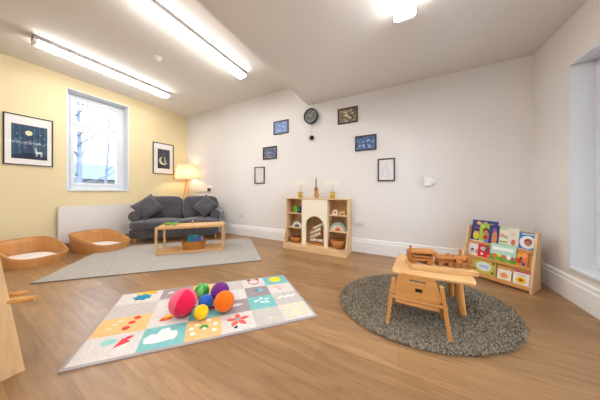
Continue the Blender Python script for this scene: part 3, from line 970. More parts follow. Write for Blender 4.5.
# ------------------------------------------------------------------ coffee table
CT = thing('coffee_table', 'open-frame wooden coffee table on the pale grey rug', 'table', (-2.955, 1.905, .0122), math.radians(44.5))
cw, cdp, chh = .49, .36, .425
b = MB(); b.box((-cw, 0, chh - .035), (cw, cdp, chh), M['oak'], .004); b.build('table_top', CT)
b = MB(); b.box((-cw, 0, 0), (cw, cdp, .03), M['oak'], .004); b.build('lower_shelf', CT)
for x_ in (-cw, cw - .03):
    for y_ in (0, cdp - .03):
        b = MB(); b.box((x_, y_, .03), (x_ + .03, y_ + .03, chh - .035), M['oak_z'], .002); b.build('leg', CT)
def on_ct(x, y, z=chh):
    return (T(*CT.location) @ R(CT.rotation_euler.z, 'Z') @ Vector((x, y, z)))
# things on it
for i, (x_, c_, lb) in enumerate(((-.37, (116, 176, 60), 'leftmost'), (-.27, (130, 190, 90), 'second'))):
    p = on_ct(x_, .16)
    t = thing('toy_animal', 'small green toy animal on the coffee table, %s of the two' % ('left' if i == 0 else 'right'), 'toy', tuple(p), 1.0 + i, 'green toys on the coffee table')
    b = MB(); b.super((0, 0, .03), (.045, .022, .02), C(c_), 2.2, 6); b.build('body', t)
    b = MB(); b.super((.05, 0, .036), (.018, .014, .013), C(c_), 2, 5); b.build('head', t)
    for sx_ in (-.028, .028):
        for sy in (-.016, .016):
            b = MB(); b.cyl((sx_, sy, .02), (sx_, sy, 0), .007, .006, C(c_), 8); b.build('leg', t)
p = on_ct(-.03, .26)
t = thing('peg_figure', 'tiny wooden peg figure standing on the coffee table', 'toy', tuple(p))
b = MB(); b.lathe([(0, 0), (.014, 0), (.012, .025), (.006, .036), (0, .036)], C((206, 140, 60)), 14); b.build('body', t)
b = MB(); b.lathe([(0, .033), (.008, .036), (.011, .044), (.007, .053), (0, .055)], C((224, 190, 150)), 14); b.build('head', t)
for i, (x_, y_, r_) in enumerate(((.12, .17, .2), (.30, .2, -.25))):
    p = on_ct(x_, y_)
    t = thing('picture_card', 'pale picture card lying flat on the coffee table, %s' % ('nearer its middle' if i == 0 else 'nearer its right end'), 'card', tuple(p), SA + r_, 'cards on the coffee table')
    b = MB(); b.box((-.075, -.05, 0), (.075, .05, .003), C((236, 212, 186)), .001); b.build('card', t)
    b = MB(); b.box((-.05, -.03, .003), (.05, .03, .0036), C((222, 170, 130))); b.build('printed_panel', t)
# basket with books on the lower shelf
p = on_ct(.025, .14, .0302)
t = thing('wicker_basket', 'small orange wicker basket of picture books on the coffee table shelf', 'basket', tuple(p), CT.rotation_euler.z)
def wicker(t, a, c, h, flare, m, handles=True, n=40, wavy=True):
    b = MB(); rows = 14
    lp0 = rr_loop(a, c, min(a, c) * .6, 9)
    n = len(lp0); vv = []
    for k in range(rows + 1):
        f = k / rows
        for i, (x_, y_) in enumerate(lp0):
            s_ = 1 + flare * f + (.02 if (k + i // 2) % 2 else 0) * (1 if wavy else 0)
            vv.append((x_ * s_, y_ * s_, f * h + (.018 * (abs(x_) / a) ** 4 * f if handles else 0)))
    for k in range(rows + 1):
        f = 1 - k / rows
        for x_, y_ in lp0:
            s_ = (1 + flare * f) - .05
            vv.append((x_ * s_, y_ * s_, .006 + f * (h - .006) + (.018 * (abs(x_) / a) ** 4 * f if handles else 0)))
    b.add(vv, [[k * n + i, k * n + (i + 1) % n, (k + 1) * n + (i + 1) % n, (k + 1) * n + i] for k in range(2 * rows + 1) for i in range(n)], m, False)
    b.prism([(x_ * .99, y_ * .99) for x_, y_ in lp0], 0, .006, m, 'xy')
    b.build('woven_body', t)
    b = MB()
    rim = [(x_ * (1 + flare - .02), y_ * (1 + flare - .02), h + (.018 * (abs(x_) / a) ** 4 if handles else 0)) for x_, y_ in lp0]; rim.append(rim[0])
    b.tube(rim, .007, m, 7); b.build('braided_rim', t)
wicker(t, .15, .095, .125, .18, M['wicker'])
for i, (x_, c_, h_, lb) in enumerate(((-.05, (40, 150, 160), .195, 'teal book standing at the left in the small wicker basket'),
                                      (-.02, (60, 170, 150), .20, 'sea-green book behind the teal one in the small wicker basket'),
                                      (.03, (70, 110, 170), .19, 'blue book in the middle of the small wicker basket'),
                                      (.095, (190, 150, 170), .18, 'thin pinkish book at the right in the small wicker basket'))):
    q = T(*p) @ R(CT.rotation_euler.z, 'Z') @ T(x_ if i != 0 else -.05, (.0, .045, -.035, .02)[i], .008) @ R((-.06, -.08, -.04, 0)[i], 'X') @ R((.04, -.05, .06, .1)[i], 'Y')
    o = thing('picture_book', lb, 'book', (0, 0, 0), 0, 'books in the coffee table basket'); o.matrix_world = q
    hw = (.062, .062, .055, .02)[i]
    b = MB(); b.box((-hw, -.005, 0), (hw, -.004, h_), C(c_)); b.box((-hw, .004, 0), (hw, .005, h_), C(c_)); b.box((-hw, -.005, 0), (-hw + .002, .005, h_), C(c_)); b.build('cover', o)
    b = MB(); b.box((-hw + .002, -.004, .002), (hw - .002, .004, h_ - .002), M['mount']); b.build('pages', o)

# ------------------------------------------------------------------ toy fireplace shelf unit
F = thing('toy_fireplace', 'wooden toy fireplace cabinet with cream arch and side shelves, against back wall', 'cabinet', (-1.240, YB - .024, 0))
FW, FH = .556, .875      # half width, height
dT, dB = .265, .385      # depth at the top and at the base
def sideprof(): return [(0, 0), (-dB, 0), (-dB, .095), (-dT, .36), (-dT, FH - .018), (0, FH - .018)]
for sgn in (-1, 1):
    b = MB(); a0, a1 = (sgn * FW, sgn * (FW - .018)); b.prism(sideprof(), min(a0, a1), max(a0, a1), M['ply'], 'yz'); b.build('side_panel', F)
b = MB(); b.box((-FW - .008, -dT - .012, FH - .018), (FW + .008, 0, FH), M['ply_x'], .003); b.build('top', F)
b = MB(); b.box((-FW + .018, -dB + .012, .07), (FW - .018, -.008, .085), M['ply_x']); b.build('base_board', F)
b = MB(); b.box((-FW + .0185, -dB, 0), (FW - .0185, -dB + .012, .085), M['ply_x'], .002); b.build('plinth', F)
b = MB(); b.box((-FW + .018, -.008, .0), (FW - .018, 0, FH - .018), M['ply']); b.build('back_panel', F)
xd = (-.235, .235)
DW = .016
for k in (0, 1):
    x_ = xd[k]
    b = MB(); b.box((x_ - DW, -dT + .002, .085), (x_, -.008, FH - .018), M['ply']); b.build('divider', F)
# cream arch panel
px0, px1, pz0, pz1 = xd[0] + .0005, xd[1] - DW - .0005, .0855, FH - .0185
ac, ar_, az = (px0 + px1) / 2 + .008, .162, .415
b = MB()
arch = [(ac + ar_ * math.cos(a), az + ar_ * math.sin(a)) for a in [PI * i / 20 for i in range(21)]]
ya, yb_ = -dT - .004, -dT + .012
n = len(arch)
# panel as strips: left pier, right pier, spandrels
def strip(pts_top, pts_bot):
    k = len(pts_top)
    vv = [(x_, ya, z_) for x_, z_ in pts_top] + [(x_, ya, z_) for x_, z_ in pts_bot] + [(x_, yb_, z_) for x_, z_ in pts_top] + [(x_, yb_, z_) for x_, z_ in pts_bot]
    fs = []
    for i in range(k - 1):
        fs += [[i, i + 1, k + i + 1, k + i], [2 * k + i, 3 * k + i, 3 * k + i + 1, 2 * k + i + 1], [k + i, k + i + 1, 3 * k + i + 1, 3 * k + i], [i, 2 * k + i, 2 * k + i + 1, i + 1]]
    b.add(vv, fs, M['cream'])
strip([(x_, pz1) for x_, z_ in arch], arch)
b.box((px0, ya, pz0), (ac - ar_, yb_, pz1), M['cream']); b.box((ac + ar_, ya, pz0), (px1, yb_, pz1), M['cream'])
b.build('arch_panel', F)
for lo_, hi_ in ((-FW + .018, xd[0] - DW), (xd[1], FW - .018)):
    for z_ in (.357, .612):
        b = MB(); b.box((lo_, -dT + .004, z_ - .014), (hi_, -.008, z_), M['ply_x']); b.build('shelf', F)
FX, FY = F.location.x, F.location.y
lcx, rcx = (-FW + .018 + xd[0] - DW) / 2, (xd[1] + FW - .018) / 2
# items on the shelves
def at(x, y, z): return (FX + x, FY + y, z)
for i, (dx, c_, c2, lb) in enumerate(((-.0, (120, 196, 30), (60, 110, 40), 'lime green block with dark dot on the top left shelf'), (.068, (36, 60, 110), (110, 170, 60), 'dark blue block beside the lime one on the top left shelf'))):
    t = thing('toy_block', lb, 'block', at(lcx + dx, -.19, .6122), .1 * i, 'blocks on the top left shelf')
    b = MB(); b.box((-.032, -.03, 0), (.032, .03, .115 - .012 * i), C(c_), .004); b.build('block', t)
    b = MB(); b.prism(circ(0, .06, .014, 14), -.0312, -.030, C(c2), 'xz'); b.build('painted_dot', t)
def rainbow(label, loc, R0, n, cols, group=None, dep=.035):
    t = thing('toy_rainbow', label, 'rainbow', loc, 0, 'stacking rainbows in the cabinet')
    w1 = R0 / (n + .9)
    for k in range(n):
        ro = R0 - k * w1; ri = ro - w1 + .001
        b = MB()
        pts = [(ro * math.cos(a), ro * math.sin(a)) for a in [PI * i / 24 for i in range(25)]]
        pin = [(ri * math.cos(a), ri * math.sin(a)) for a in [PI * i / 24 for i in range(25)]]
        kk = 25
        vv = [(x_, y_, z_) for y_ in (-dep, dep) for arr in (pts, pin) for x_, z_ in arr]
        fs = []
        for i in range(24):
            fs += [[i, i + 1, kk + i + 1, kk + i], [2 * kk + i, 3 * kk + i, 3 * kk + i + 1, 2 * kk + i + 1], [i, 2 * kk + i, 2 * kk + i + 1, i + 1], [kk + i, kk + i + 1, 3 * kk + i + 1, 3 * kk + i]]
        for e in (0, 24): fs.append([e, kk + e, 3 * kk + e, 2 * kk + e])
        b.add(vv, fs, C(cols[k % len(cols)])); b.build('arch', t)
    return t
rainbow('grey and white stacking rainbow on the middle left shelf', at(lcx + .025, -.17, .3573), .10, 4, [(196, 196, 190), (228, 224, 216), (150, 156, 156), (90, 100, 104)])
rainbow('larger pastel stacking rainbow on the middle right shelf', at(rcx - .01, -.17, .3573), .13, 6, [(170, 196, 190), (150, 176, 196), (236, 222, 160), (240, 196, 150), (232, 150, 140), (190, 60, 80)])
for i, (dx, lb) in enumerate(((-.06, 'small wooden house block with red heart on the top right shelf'), (.06, 'small wooden arch block with dark dome on the top right shelf'))):
    t = thing('house_block', lb, 'block', at(rcx + dx, -.17, .6122), 0, 'wooden blocks on the top right shelf')
    b = MB()
    if i == 0:
        b.prism([(-.045, 0), (.045, 0), (.045, .06), (.02, .085), (-.02, .085), (-.045, .06)], -.03, .03, C((232, 214, 186)), 'xz')
    else:
        b.prism([(-.05, 0), (.05, 0), (.05, .035)] + [(.05 * math.cos(a), .035 + .035 * math.sin(a)) for a in [PI * i_ / 10 for i_ in range(1, 10)]] + [(-.05, .035)], -.03, .03, C((220, 190, 146)), 'xz')
    b.build('block', t)
    b = MB()
    if i == 0:
        b.prism([(0, .018), (.022, .042), (.018, .054), (.008, .054), (0, .047), (-.008, .054), (-.018, .054), (-.022, .042)], -.0315, -.03, C((206, 40, 50)), 'xz')
    else:
        b.prism([(.025 * math.cos(a), .006 + .028 * math.sin(a)) for a in [PI * i_ / 12 for i_ in range(13)]], -.0315, -.03, C((120, 96, 60)), 'xz')
    b.build('painted_motif', t)
# bowls at the bottom
def bowl(label, loc, r, h, m):
    t = thing('wooden_bowl', label, 'bowl', loc, 0, 'bowls at the foot of the cabinet')
    b = MB(); pr = [(0, 0), (r * .5, 0), (r * .82, h * .35), (r, h), (r * .93, h), (r * .76, h * .4), (r * .45, .01), (0, .01)]
    b.lathe(pr, m, 32); b.build('bowl', t)
    b = MB(); b.tube([(r * .965 * math.cos(a), r * .965 * math.sin(a), h) for a in [2 * PI * i / 32 for i in range(33)]], .005, m, 6); b.build('rim', t)
    return t
bowl('wooden bowl of dark cones at the foot of the left shelves', at(lcx + .005, -.20, .0852), .115, .10, M['wicker'])
rnd = random.Random(4)
for k in range(7):
    a = k * 2 * PI / 6; rr = .055 if k < 6 else 0
    b = MB(); b.super((0, 0, 0), (.024, .02, .02), C((84, 44, 34)), 1.8, 4)
    o = b.build('pine_cone'); o.location = at(lcx + .005 + rr * math.cos(a), -.20 + rr * math.sin(a), .172 + (.01 if k == 6 else 0)); o.rotation_euler = (0, 0, a)
    tag(o, 'small dark brown cone heaped in the left wooden bowl', 'cone', 'dark cones in the left bowl')
bowl('larger wooden bowl at the foot of the right shelves', at(rcx + .0, -.22, .0852), .128, .135, M['toy'])
# logs in the arch
t = thing('log_rack', 'little wooden rack holding the logs inside the toy fireplace arch', 'rack', at(ac, -.17, .0852))
b = MB()
for y_ in (-.06, .04): b.box((-.135, y_, 0), (.135, y_ + .018, .035), M['toy'], .003)
b.build('rail', t)
for x_ in (-.135, .12):
    b = MB(); b.box((x_, -.06, .035), (x_ + .016, -.042, .085), M['toy'], .003); b.build('upright', t)
logs = [(-.066, .0645, 0, .05, 'lowest left'), (.062, .0645, 0, -.04, 'lowest right'), (-.015, .150, -.47, 0, 'slanting middle'), (-.012, .222, -.47, 0, 'slanting upper'), (.045, .315, -.47, 0, 'topmost')]
for i, (x_, z_, tilt, yaw_, nm) in enumerate(logs):
    t = thing('toy_log', 'small birch log with cut pale ends, %s in the toy fireplace' % nm, 'log', at(ac + x_, -.172, .0852 + z_), 0, 'birch logs in the toy fireplace')
    L = .105 if i > 1 else .055; r_ = .029
    b = MB(); b.cyl((-L, 0, 0), (L, 0, 0), r_, r_ * .95, M['bark'], 14, cap=False); o = b.build('bark', t); 
    b2 = MB(); b2.cyl((-L - .001, 0, 0), (-L + .003, 0, 0), r_ * .97, r_ * .97, C((200, 120, 66)), 14); b2.cyl((L - .003, 0, 0), (L + .001, 0, 0), r_ * .92, r_ * .92, C((200, 120, 66)), 14)
    b2.build('cut_end', t)
    t.rotation_euler = (0, tilt, yaw_)

# orchids and violin on top
def orchid(label, x, sgn):
    t = thing('orchid_pot', label, 'plant', at(x, -.12, FH + .0003), 0, 'potted orchids on the cabinet')
    b = MB(); b.lathe([(0, 0), (.036, 0), (.046, .105), (.040, .105), (.034, .08), (0, .08)], M['brass'], 24); b.build('pot', t)
    b = MB(); b.lathe([(0, .092), (.038, .092)], C((80, 60, 44)), 20); b.build('soil', t)
    for k, a in enumerate((.3, 2.2, 3.6, 5.2)):
        b = MB()
        d = Vector((math.cos(a), math.sin(a), 0)); s_ = Vector((-d.y, d.x, 0))
        L = .085; vv = []; nn = 6
        for i in range(nn + 1):
            f = i / nn; c_ = Vector((0, 0, .09)) + d * L * f + Vector((0, 0, .055 * f - .05 * f * f)); w_ = .021 * math.sin(PI * min(f * .9 + .1, 1)) + .001
            vv += [c_ - s_ * w_, c_ + s_ * w_, c_ - s_ * w_ + Vector((0, 0, .002)), c_ + s_ * w_ + Vector((0, 0, .002))]
        fs = []
        for i in range(nn):
            o0 = i * 4
            fs += [[o0, o0 + 1, o0 + 5, o0 + 4], [o0 + 2, o0 + 3, o0 + 7, o0 + 6], [o0, o0 + 4, o0 + 6, o0 + 2], [o0 + 1, o0 + 5, o0 + 7, o0 + 3]]
        b.add(vv, fs, M['leaf'], True); b.build('leaf', t)
    st = [(0, 0, .09), (sgn * .004, 0, .16), (sgn * -.01, 0, .22), (sgn * -.04, 0, .25), (sgn * -.08, 0, .245)]
    st2 = [(0, 0, .09), (sgn * .01, 0, .17), (sgn * .03, 0, .24), (sgn * .06, 0, .26)]
    for path in (st, st2):
        b = MB(); b.tube(path, .0025, M['stem'], 6); b.build('stem', t)
    for (x_, y_, z_) in ((sgn * -.085, -.01, .235), (sgn * -.055, -.01, .26), (sgn * -.025, -.01, .252), (sgn * .03, -.01, .252), (sgn * .065, -.01, .262), (sgn * .095, -.008, .242)):
        b = MB()
        for k in range(5):
            a = k * 2 * PI / 5 + .3
            b.super((0, 0, 0), (.017, .003, .012), M['petal'], 2, 4, T(x_, y_, z_) @ R(-a, 'Y') @ T(.015, 0, 0))
        fl = b.build('flower', t)
        b = MB(); b.super((x_, y_ - .004, z_), (.004, .003, .004), C((214, 190, 110)), 2, 3); b.build('flower_centre', fl)
orchid('white orchid in a mustard pot, left end of the cabinet top', -.345, 1)
orchid('white orchid in a mustard pot, right end of the cabinet top', .265, -1)
t = thing('toy_violin', 'small upright wooden violin standing between the two orchids', 'violin', at(-.028, -.12, FH + .0003))
b = MB()
def vio(z):
    z = z / .2
    return .046 * (math.sin(PI * min(max(z * .98 + .02, 0), 1)) ** .4) * (1 - .32 * math.exp(-((z - .52) / .14) ** 2)) * (1 - .16 * z)
zs = [.2 * i / 20 for i in range(21)]
out = [(vio(z_), z_) for z_ in zs] + [(-vio(z_), z_) for z_ in zs[::-1]]
b.prism(out, -.018, .018, M['violin'], 'xz'); b.build('body', t)
b = MB(); b.box((-.007, -.026, .12), (.007, -.018, .32), C((80, 46, 34)), .002); b.build('fingerboard', t)
b = MB(); b.box((-.008, -.018, .195), (.008, -.004, .32), M['violin'], .002)
b.super((0, -.014, .34), (.011, .014, .022), M['violin'], 2.2, 5); b.build('neck', t)
b = MB(); b.box((-.018, -.024, .075), (.018, -.018, .079), C((60, 40, 30))); b.build('bridge', t)

# ------------------------------------------------------------------ book display in the right corner
BA = math.radians(-36)
K = thing('book_display', 'low wooden book display rack with three tiers of picture books, in right corner', 'bookshelf', (1.305, 2.865, 0), BA)
KW, KD, KH = .565, .275, .57      # local: x from -KW to 0, y from -KD (front) to 0 (back)
prof = [(0, 0), (-KD, 0), (-KD, .06), (-.10, KH), (0, KH)]
for a0, a1 in ((-KW, -KW + .018), (-.018, 0)):
    b = MB(); b.prism(prof, a0, a1, M['ply'], 'yz'); b.build('side_panel', K)
b = MB(); b.box((-KW + .018, -.014, .02), (-.018, -.002, KH - .01), M['pine']); b.build('back_panel', K)
b = MB(); b.box((-KW + .018, -KD + .012, .02), (-.018, -.014, .035), M['pine']); b.build('base_board', K)
# three tiers: leaning back boards and lips
tiers = [(-.255, .045, .20), (-.19, .215, .20), (-.12, .375, .185)]
lean = .27
for i, (y_, z_, h_) in enumerate(tiers):
    b = MB(); mxx = T(0, y_ + .045, z_) @ R(-lean, 'X')
    b.box((-KW + .018, 0, 0), (-.018, .008, h_ - .02), M['pine'], 0, mxx); b.build('leaning_board', K)
    b = MB(); b.box((-KW + .018, y_, z_ - .012), (-.018, y_ + .05, z_ - .001), M['pine']); b.build('ledge', K)
    b = MB(); b.box((-KW + .018, y_ - .010, z_ - .014), (-.018, y_, z_ + .018), M['pine'], .002); b.build('lip', K)
KM = T(*K.location) @ R(BA, 'Z')
def book(label, tier, x, w_, h_, cover, motifs, off=0, roll=0, th=.008):
    y_, z_, _ = tiers[tier]
    m_ = KM @ T(x, y_ + .034 - off, z_ + .0005) @ R(-lean, 'X') @ R(roll, 'Y')
    o = thing('picture_book', label, 'book', (0, 0, 0), 0, 'picture books on the display rack'); o.matrix_world = m_
    b = MB(); b.box((0, -th, 0), (w_, -th + .0015, h_), C(cover)); b.box((0, -.0015, 0), (w_, 0, h_), C(cover)); b.box((0, -th, 0), (.0015, 0, h_), C(cover))
    ly = -th
    for i, mt in enumerate(motifs):
        kind, cx, cz, rx, rz_, c_ = mt[:6]
        yy = ly - .0003 * (i + 1)
        if kind == 'o': pts = circ(cx * w_, cz * h_, rx * w_, 16, rz_ * h_)
        elif kind == 'r': pts = [((cx - rx) * w_, (cz - rz_) * h_), ((cx + rx) * w_, (cz - rz_) * h_), ((cx + rx) * w_, (cz + rz_) * h_), ((cx - rx) * w_, (cz + rz_) * h_)]
        b.prism(pts, yy, ly, C(c_), 'xz')
    b.build('cover', o)
    b = MB(); b.box((.0015, -th + .0015, .002), (w_ - .003, -.0015, h_ - .002), M['mount']); b.build('pages', o)
nv = (62, 72, 130)
skin = (222, 176, 140)
book('wide navy picture book with faces, top left of the display rack', 2, -KW + .02, .235, .27, nv,
     [('o', .27, .86, .1, .08, (230, 170, 140)), ('o', .53, .88, .07, .06, (216, 170, 130)), ('o', .82, .76, .1, .09, (224, 180, 80)), ('o', .82, .7, .07, .07, skin), ('o', .2, .62, .11, .1, (120, 80, 140)),
      ('o', .2, .3, .12, .2, (230, 210, 50)), ('o', .2, .45, .09, .08, skin), ('o', .22, .52, .1, .05, (60, 50, 60)), ('o', .6, .5, .1, .1, (90, 130, 190))], -.004)
book('lime green book with a dark-haired child, overlapping the navy book', 2, -KW + .10, .12, .235, (164, 196, 70),
     [('o', .5, .62, .24, .17, (100, 60, 44)), ('o', .5, .55, .17, .12, (200, 130, 100)), ('o', .5, .3, .2, .13, (206, 50, 50)), ('o', .6, .12, .25, .09, (120, 140, 190)), ('o', .25, .85, .06, .04, (240, 240, 120)), ('o', .8, .86, .06, .04, (240, 240, 120))], .008)
book('narrow dark blue book with a brown figure, top tier of the rack', 2, -KW + .19, .085, .23, (52, 58, 120),
     [('o', .6, .36, .27, .38, (210, 130, 90)), ('o', .55, .75, .2, .1, (140, 90, 140))], .018)
book('pale green illustrated book, middle of the top tier', 2, -KW + .255, .13, .225, (190, 208, 160),
     [('r', .5, .5, .4, .35, (224, 226, 200)), ('o', .35, .55, .14, .1, (216, 150, 120)), ('o', .6, .5, .14, .08, (150, 190, 150)), ('r', .5, .24, .3, .04, (150, 170, 110)), ('o', .8, .8, .1, .06, (220, 190, 110))], .006)
book('off-white book with a small red figure beside the pale green one', 2, -KW + .345, .085, .22, (226, 216, 204),
     [('o', .55, .3, .2, .15, (206, 110, 96)), ('o', .5, .7, .25, .12, (216, 206, 170))], .0165)
book('bright blue book with portrait in white circle, right end of top tier', 2, -KW + .42, .14, .185, (50, 140, 206),
     [('o', .5, .48, .42, .36, (232, 228, 230)), ('o', .52, .5, .2, .19, (120, 80, 60)), ('o', .52, .42, .15, .15, (176, 116, 90)), ('r', .5, .93, .3, .03, (230, 220, 220))], .002)
book('white book with small animals, left end of the middle tier', 1, -KW + .005+.015, .135, .19, (228, 226, 226),
     [('o', .3, .35, .12, .12, (60, 54, 60)), ('o', .3, .25, .14, .1, (206, 180, 170)), ('o', .65, .3, .16, .14, (180, 160, 150)), ('r', .5, .8, .3, .05, (200, 200, 206))], -.002)
book('red book with grey figures on the middle tier', 1, -KW + .115, .13, .175, (214, 34, 48),
     [('o', .35, .6, .2, .13, (210, 190, 186)), ('o', .6, .55, .12, .14, (80, 90, 110)), ('o', .6, .8, .16, .1, (80, 120, 70)), ('o', .3, .25, .1, .08, (240, 220, 220)), ('o', .75, .2, .12, .09, (230, 120, 120))], .008)
book('large green and mint animal book, middle of the rack', 1, -KW + .225, .205, .20, (100, 160, 50),
     [('r', .5, .68, .49, .3, (176, 216, 200)), ('r', .5, .72, .4, .09, (236, 240, 236)), ('o', .2, .3, .08, .12, (220, 90, 70)), ('o', .38, .36, .07, .1, (240, 200, 80)), ('o', .55, .3, .08, .12, (214, 110, 80)), ('o', .74, .34, .08, .13, (240, 240, 236)), ('o', .88, .3, .06, .1, (206, 60, 70)),
      ('o', .3, .12, .1, .05, (130, 190, 60)), ('o', .7, .12, .1, .05, (130, 190, 60))], .016)
book('orange book with lion-like faces, right end of the middle tier', 1, -KW + .415, .095, .19, (226, 130, 60),
     [('r', .5, .9, .48, .09, (190, 170, 200)), ('o', .3, .6, .2, .12, (246, 170, 70)), ('o', .72, .62, .2, .14, (246, 160, 110)), ('o', .4, .3, .2, .13, (190, 60, 50)), ('o', .7, .16, .15, .1, (50, 90, 160)), ('o', .5, .46, .1, .06, (90, 50, 40))], .004)
book('yellow-green book with pale blue oval title, bottom tier', 0, -KW + .085, .205, .165, (176, 168, 84),
     [('r', .5, .5, .42, .4, (196, 186, 70)), ('o', .5, .52, .32, .3, (214, 222, 230)), ('r', .5, .56, .2, .04, (150, 170, 196)), ('r', .5, .44, .2, .03, (150, 170, 196)), ('o', .12, .2, .06, .1, (120, 110, 50)), ('o', .88, .2, .06, .1, (120, 110, 50)), ('o', .88, .84, .06, .1, (120, 110, 50))], 0)
book('small white square book with orange pumpkin shape, bottom tier', 0, -KW + .305, .105, .11, (232, 228, 222),
     [('o', .5, .45, .32, .28, (236, 180, 80)), ('o', .5, .48, .14, .2, (222, 140, 120))], .002)
book('red and white striped book at the right of the bottom tier', 0, -KW + .42, .125, .135, (226, 214, 210),
     [('r', .5, z_, .49, .05, (206, 60, 70)) for z_ in (.08, .3, .52, .74, .94)], -.006)
book('white square book with yellow sunflower, in front of the striped book', 0, -KW + .425, .11, .115, (234, 232, 228),
     [('o', .5, .44, .33, .3, (236, 200, 30)), ('o', .5, .44, .14, .13, (190, 70, 40)), ('r', .5, .86, .3, .03, (150, 160, 160))], .008)

# ------------------------------------------------------------------ toddler table
TZ = .345
t = thing('toddler_table', 'low wooden toddler table with rounded top and splayed legs on round rug', 'table', (.25, 2.01, .026))
c4 = [(-.05, 1.725), (.50, 1.77), (.545, 2.245), (.0, 2.25)]
c4 = [(x_ - .25, y_ - 2.01) for x_, y_ in c4]
def round_poly(p, r, n=6):
    out = []
    k = len(p)
    for i in range(k):
        a = Vector((*p[i - 1], 0)); c_ = Vector((*p[i], 0)); d = Vector((*p[(i + 1) % k], 0))
        s0 = c_ + (a - c_).normalized() * r; s1 = c_ + (d - c_).normalized() * r
        for j in range(n + 1):
            f = j / n; q = s0 * (1 - f) ** 2 + c_ * 2 * f * (1 - f) + s1 * f * f
            out.append((q.x, q.y))
    return out
tt = round_poly(c4, .05)
b = MB()
k = len(tt)
def inset(p, d): 
    return [(x_ * (1 - d / .26), y_ * (1 - d / .24)) for x_, y_ in p]
ly = [(inset(tt, .006), TZ - .026 - .026), (tt, TZ - .026 - .02), (tt, TZ - .026 - .006), (inset(tt, .006), TZ - .026)]
vv = [(x_, y_, z_) for p_, z_ in ly for x_, y_ in p_]
b.add(vv, [[q * k + i, q * k + (i + 1) % k, (q + 1) * k + (i + 1) % k, (q + 1) * k + i] for q in range(3) for i in range(k)] + [list(range(k)), list(range(3 * k, 4 * k))], M['oak'])
b.build('table_top', t)
for fx, fy in ((.035, 1.895), (.455, 1.925), (.055, 2.19), (.44, 2.22)):
    fx -= .25; fy -= 2.01
    tx, ty = fx * .84, fy * .75
    b = MB(); b.cyl((tx, ty, TZ - .052), (fx, fy, 0), .034, .022, M['pine_z'], 18); lg = b.build('leg', t)
    b = MB(); b.cyl((tx * .99, ty * .99, TZ - .052 - .0001), (tx, ty, TZ - .072), .046, .038, M['pine_z'], 18); b.build('leg_collar', lg)

# toddler chair
t = thing('toddler_chair', 'small wooden toddler chair, back to us, pushed under the low table', 'chair', (.116, 1.575, .020), 0)
hp = [(-.02, -.015)]
# slanting back panel with handle slot, outline in XZ
b = MB()
zt, zb = .385, .210
def W_(z): return lerp(.148, .112, (z - zb) / (zt - zb))
sl0, sl1, sx0, sx1 = zt - .055, zt - .037, -.045, .055     # slot
out_t = [(-W_(zt) + .02, zt), (-W_(zt) + .005, zt - .006), (-W_(zt) , zt - .02)]
def bandp(za, zb_, xs=None):
    return [(-W_(za), za), (W_(za), za), (W_(zb_), zb_), (-W_(zb_), zb_)]
y0_, y1_ = -.008, .008
mback = T(0, .0, 0) @ Matrix.Shear('XY', 4, (0, 0)) 
b.prism([(-W_(zb) + .03, zb), (W_(zb) - .03, zb), (W_(zb), zb + .025), (W_(sl0), sl0), (-W_(sl0), sl0), (-W_(zb), zb + .025)], y0_, y1_, M['pine'], 'xz')
b.prism([(-W_(sl0), sl0), (sx0, sl0), (sx0, sl1), (-W_(sl1), sl1)], y0_, y1_, M['pine'], 'xz')
b.prism([(sx1, sl0), (W_(sl0), sl0), (W_(sl1), sl1), (sx1, sl1)], y0_, y1_, M['pine'], 'xz')
b.prism([(-W_(sl1), sl1), (W_(sl1), sl1), (W_(zt), zt - .02), (W_(zt) - .02, zt), (-W_(zt) + .02, zt), (-W_(zt), zt - .02)], y0_, y1_, M['pine'], 'xz')
bk = b.build('back_panel', t)
b = MB(); b.box((-.008, -.0095, .268), (.034, -.008, .292), C((34, 30, 30)), 0); b.build('label_plate', bk)
b = MB(); b.box((-.135, .008, .150), (.135, .25, .166), M['pine'], .005); b.build('seat', t)
for sgn in (-1, 1):
    topx, footx = sgn * .145, sgn * .187
    for yf, nm in ((-.02, 'rear'), (.235, 'front')):
        b = MB()
        w1 = .011
        y_t = .0 if yf < 0 else .06
        zt_ = .335 if yf < 0 else .26
        a_ = Vector((topx, y_t, zt_)); f_ = Vector((footx, yf, 0))
        vv = []
        for p_, hw in ((a_, .016), (f_, .014)):
            vv += [p_ + Vector((-w1, -hw, 0)), p_ + Vector((w1, -hw, 0)), p_ + Vector((w1, hw, 0)), p_ + Vector((-w1, hw, 0))]
        b.add(vv, [[0, 1, 2, 3], [4, 5, 6, 7], [0, 1, 5, 4], [1, 2, 6, 5], [2, 3, 7, 6], [3, 0, 4, 7]], M['pine_z'])
        b.build('leg', t)
for y_, z_ in ((.0, .196), (.2, .14)):
    b = MB(); b.cyl((-.180, y_, z_), (.180, y_, z_), .0115, .0115, M['pine'], 14); b.build('dowel', t)

# wooden train set on its plank
PZ = TZ + .0004
ta = math.atan2(1.935 - 1.865, .535 - .085)
TP = T(.085, 1.862, PZ) @ R(ta, 'Z')
b = MB(); b.box((0, -.03, 0), (.462, .15, .036), M['oak'], .004)
o = b.build('wooden_plank'); o.matrix_world = TP; tag(o, 'long pale wooden plank on the toddler table under the toy train', 'plank')
def train_thing(name, label, x, y):
    o = thing(name, label, 'toy train', (0, 0, 0), 0, 'wooden toy train on the plank'); o.matrix_world = TP @ T(x, y, .0363) @ Matrix.Diagonal((1.12, 1.12, 1.12, 1)); return o
def wheels(o, xs, w_, r=.018, z=.018):
    for x_ in xs:
        b = MB(); b.cyl((x_, -w_ - .001, z), (x_, w_ + .001, z), .004, .004, M['toy_dark'], 8); b.build('axle', o)
        for s_ in (-1, 1):
            b = MB(); b.cyl((x_, s_ * w_, z), (x_, s_ * (w_ + .012), z), r, r, M['toy_dark'], 18); b.build('wheel', o)
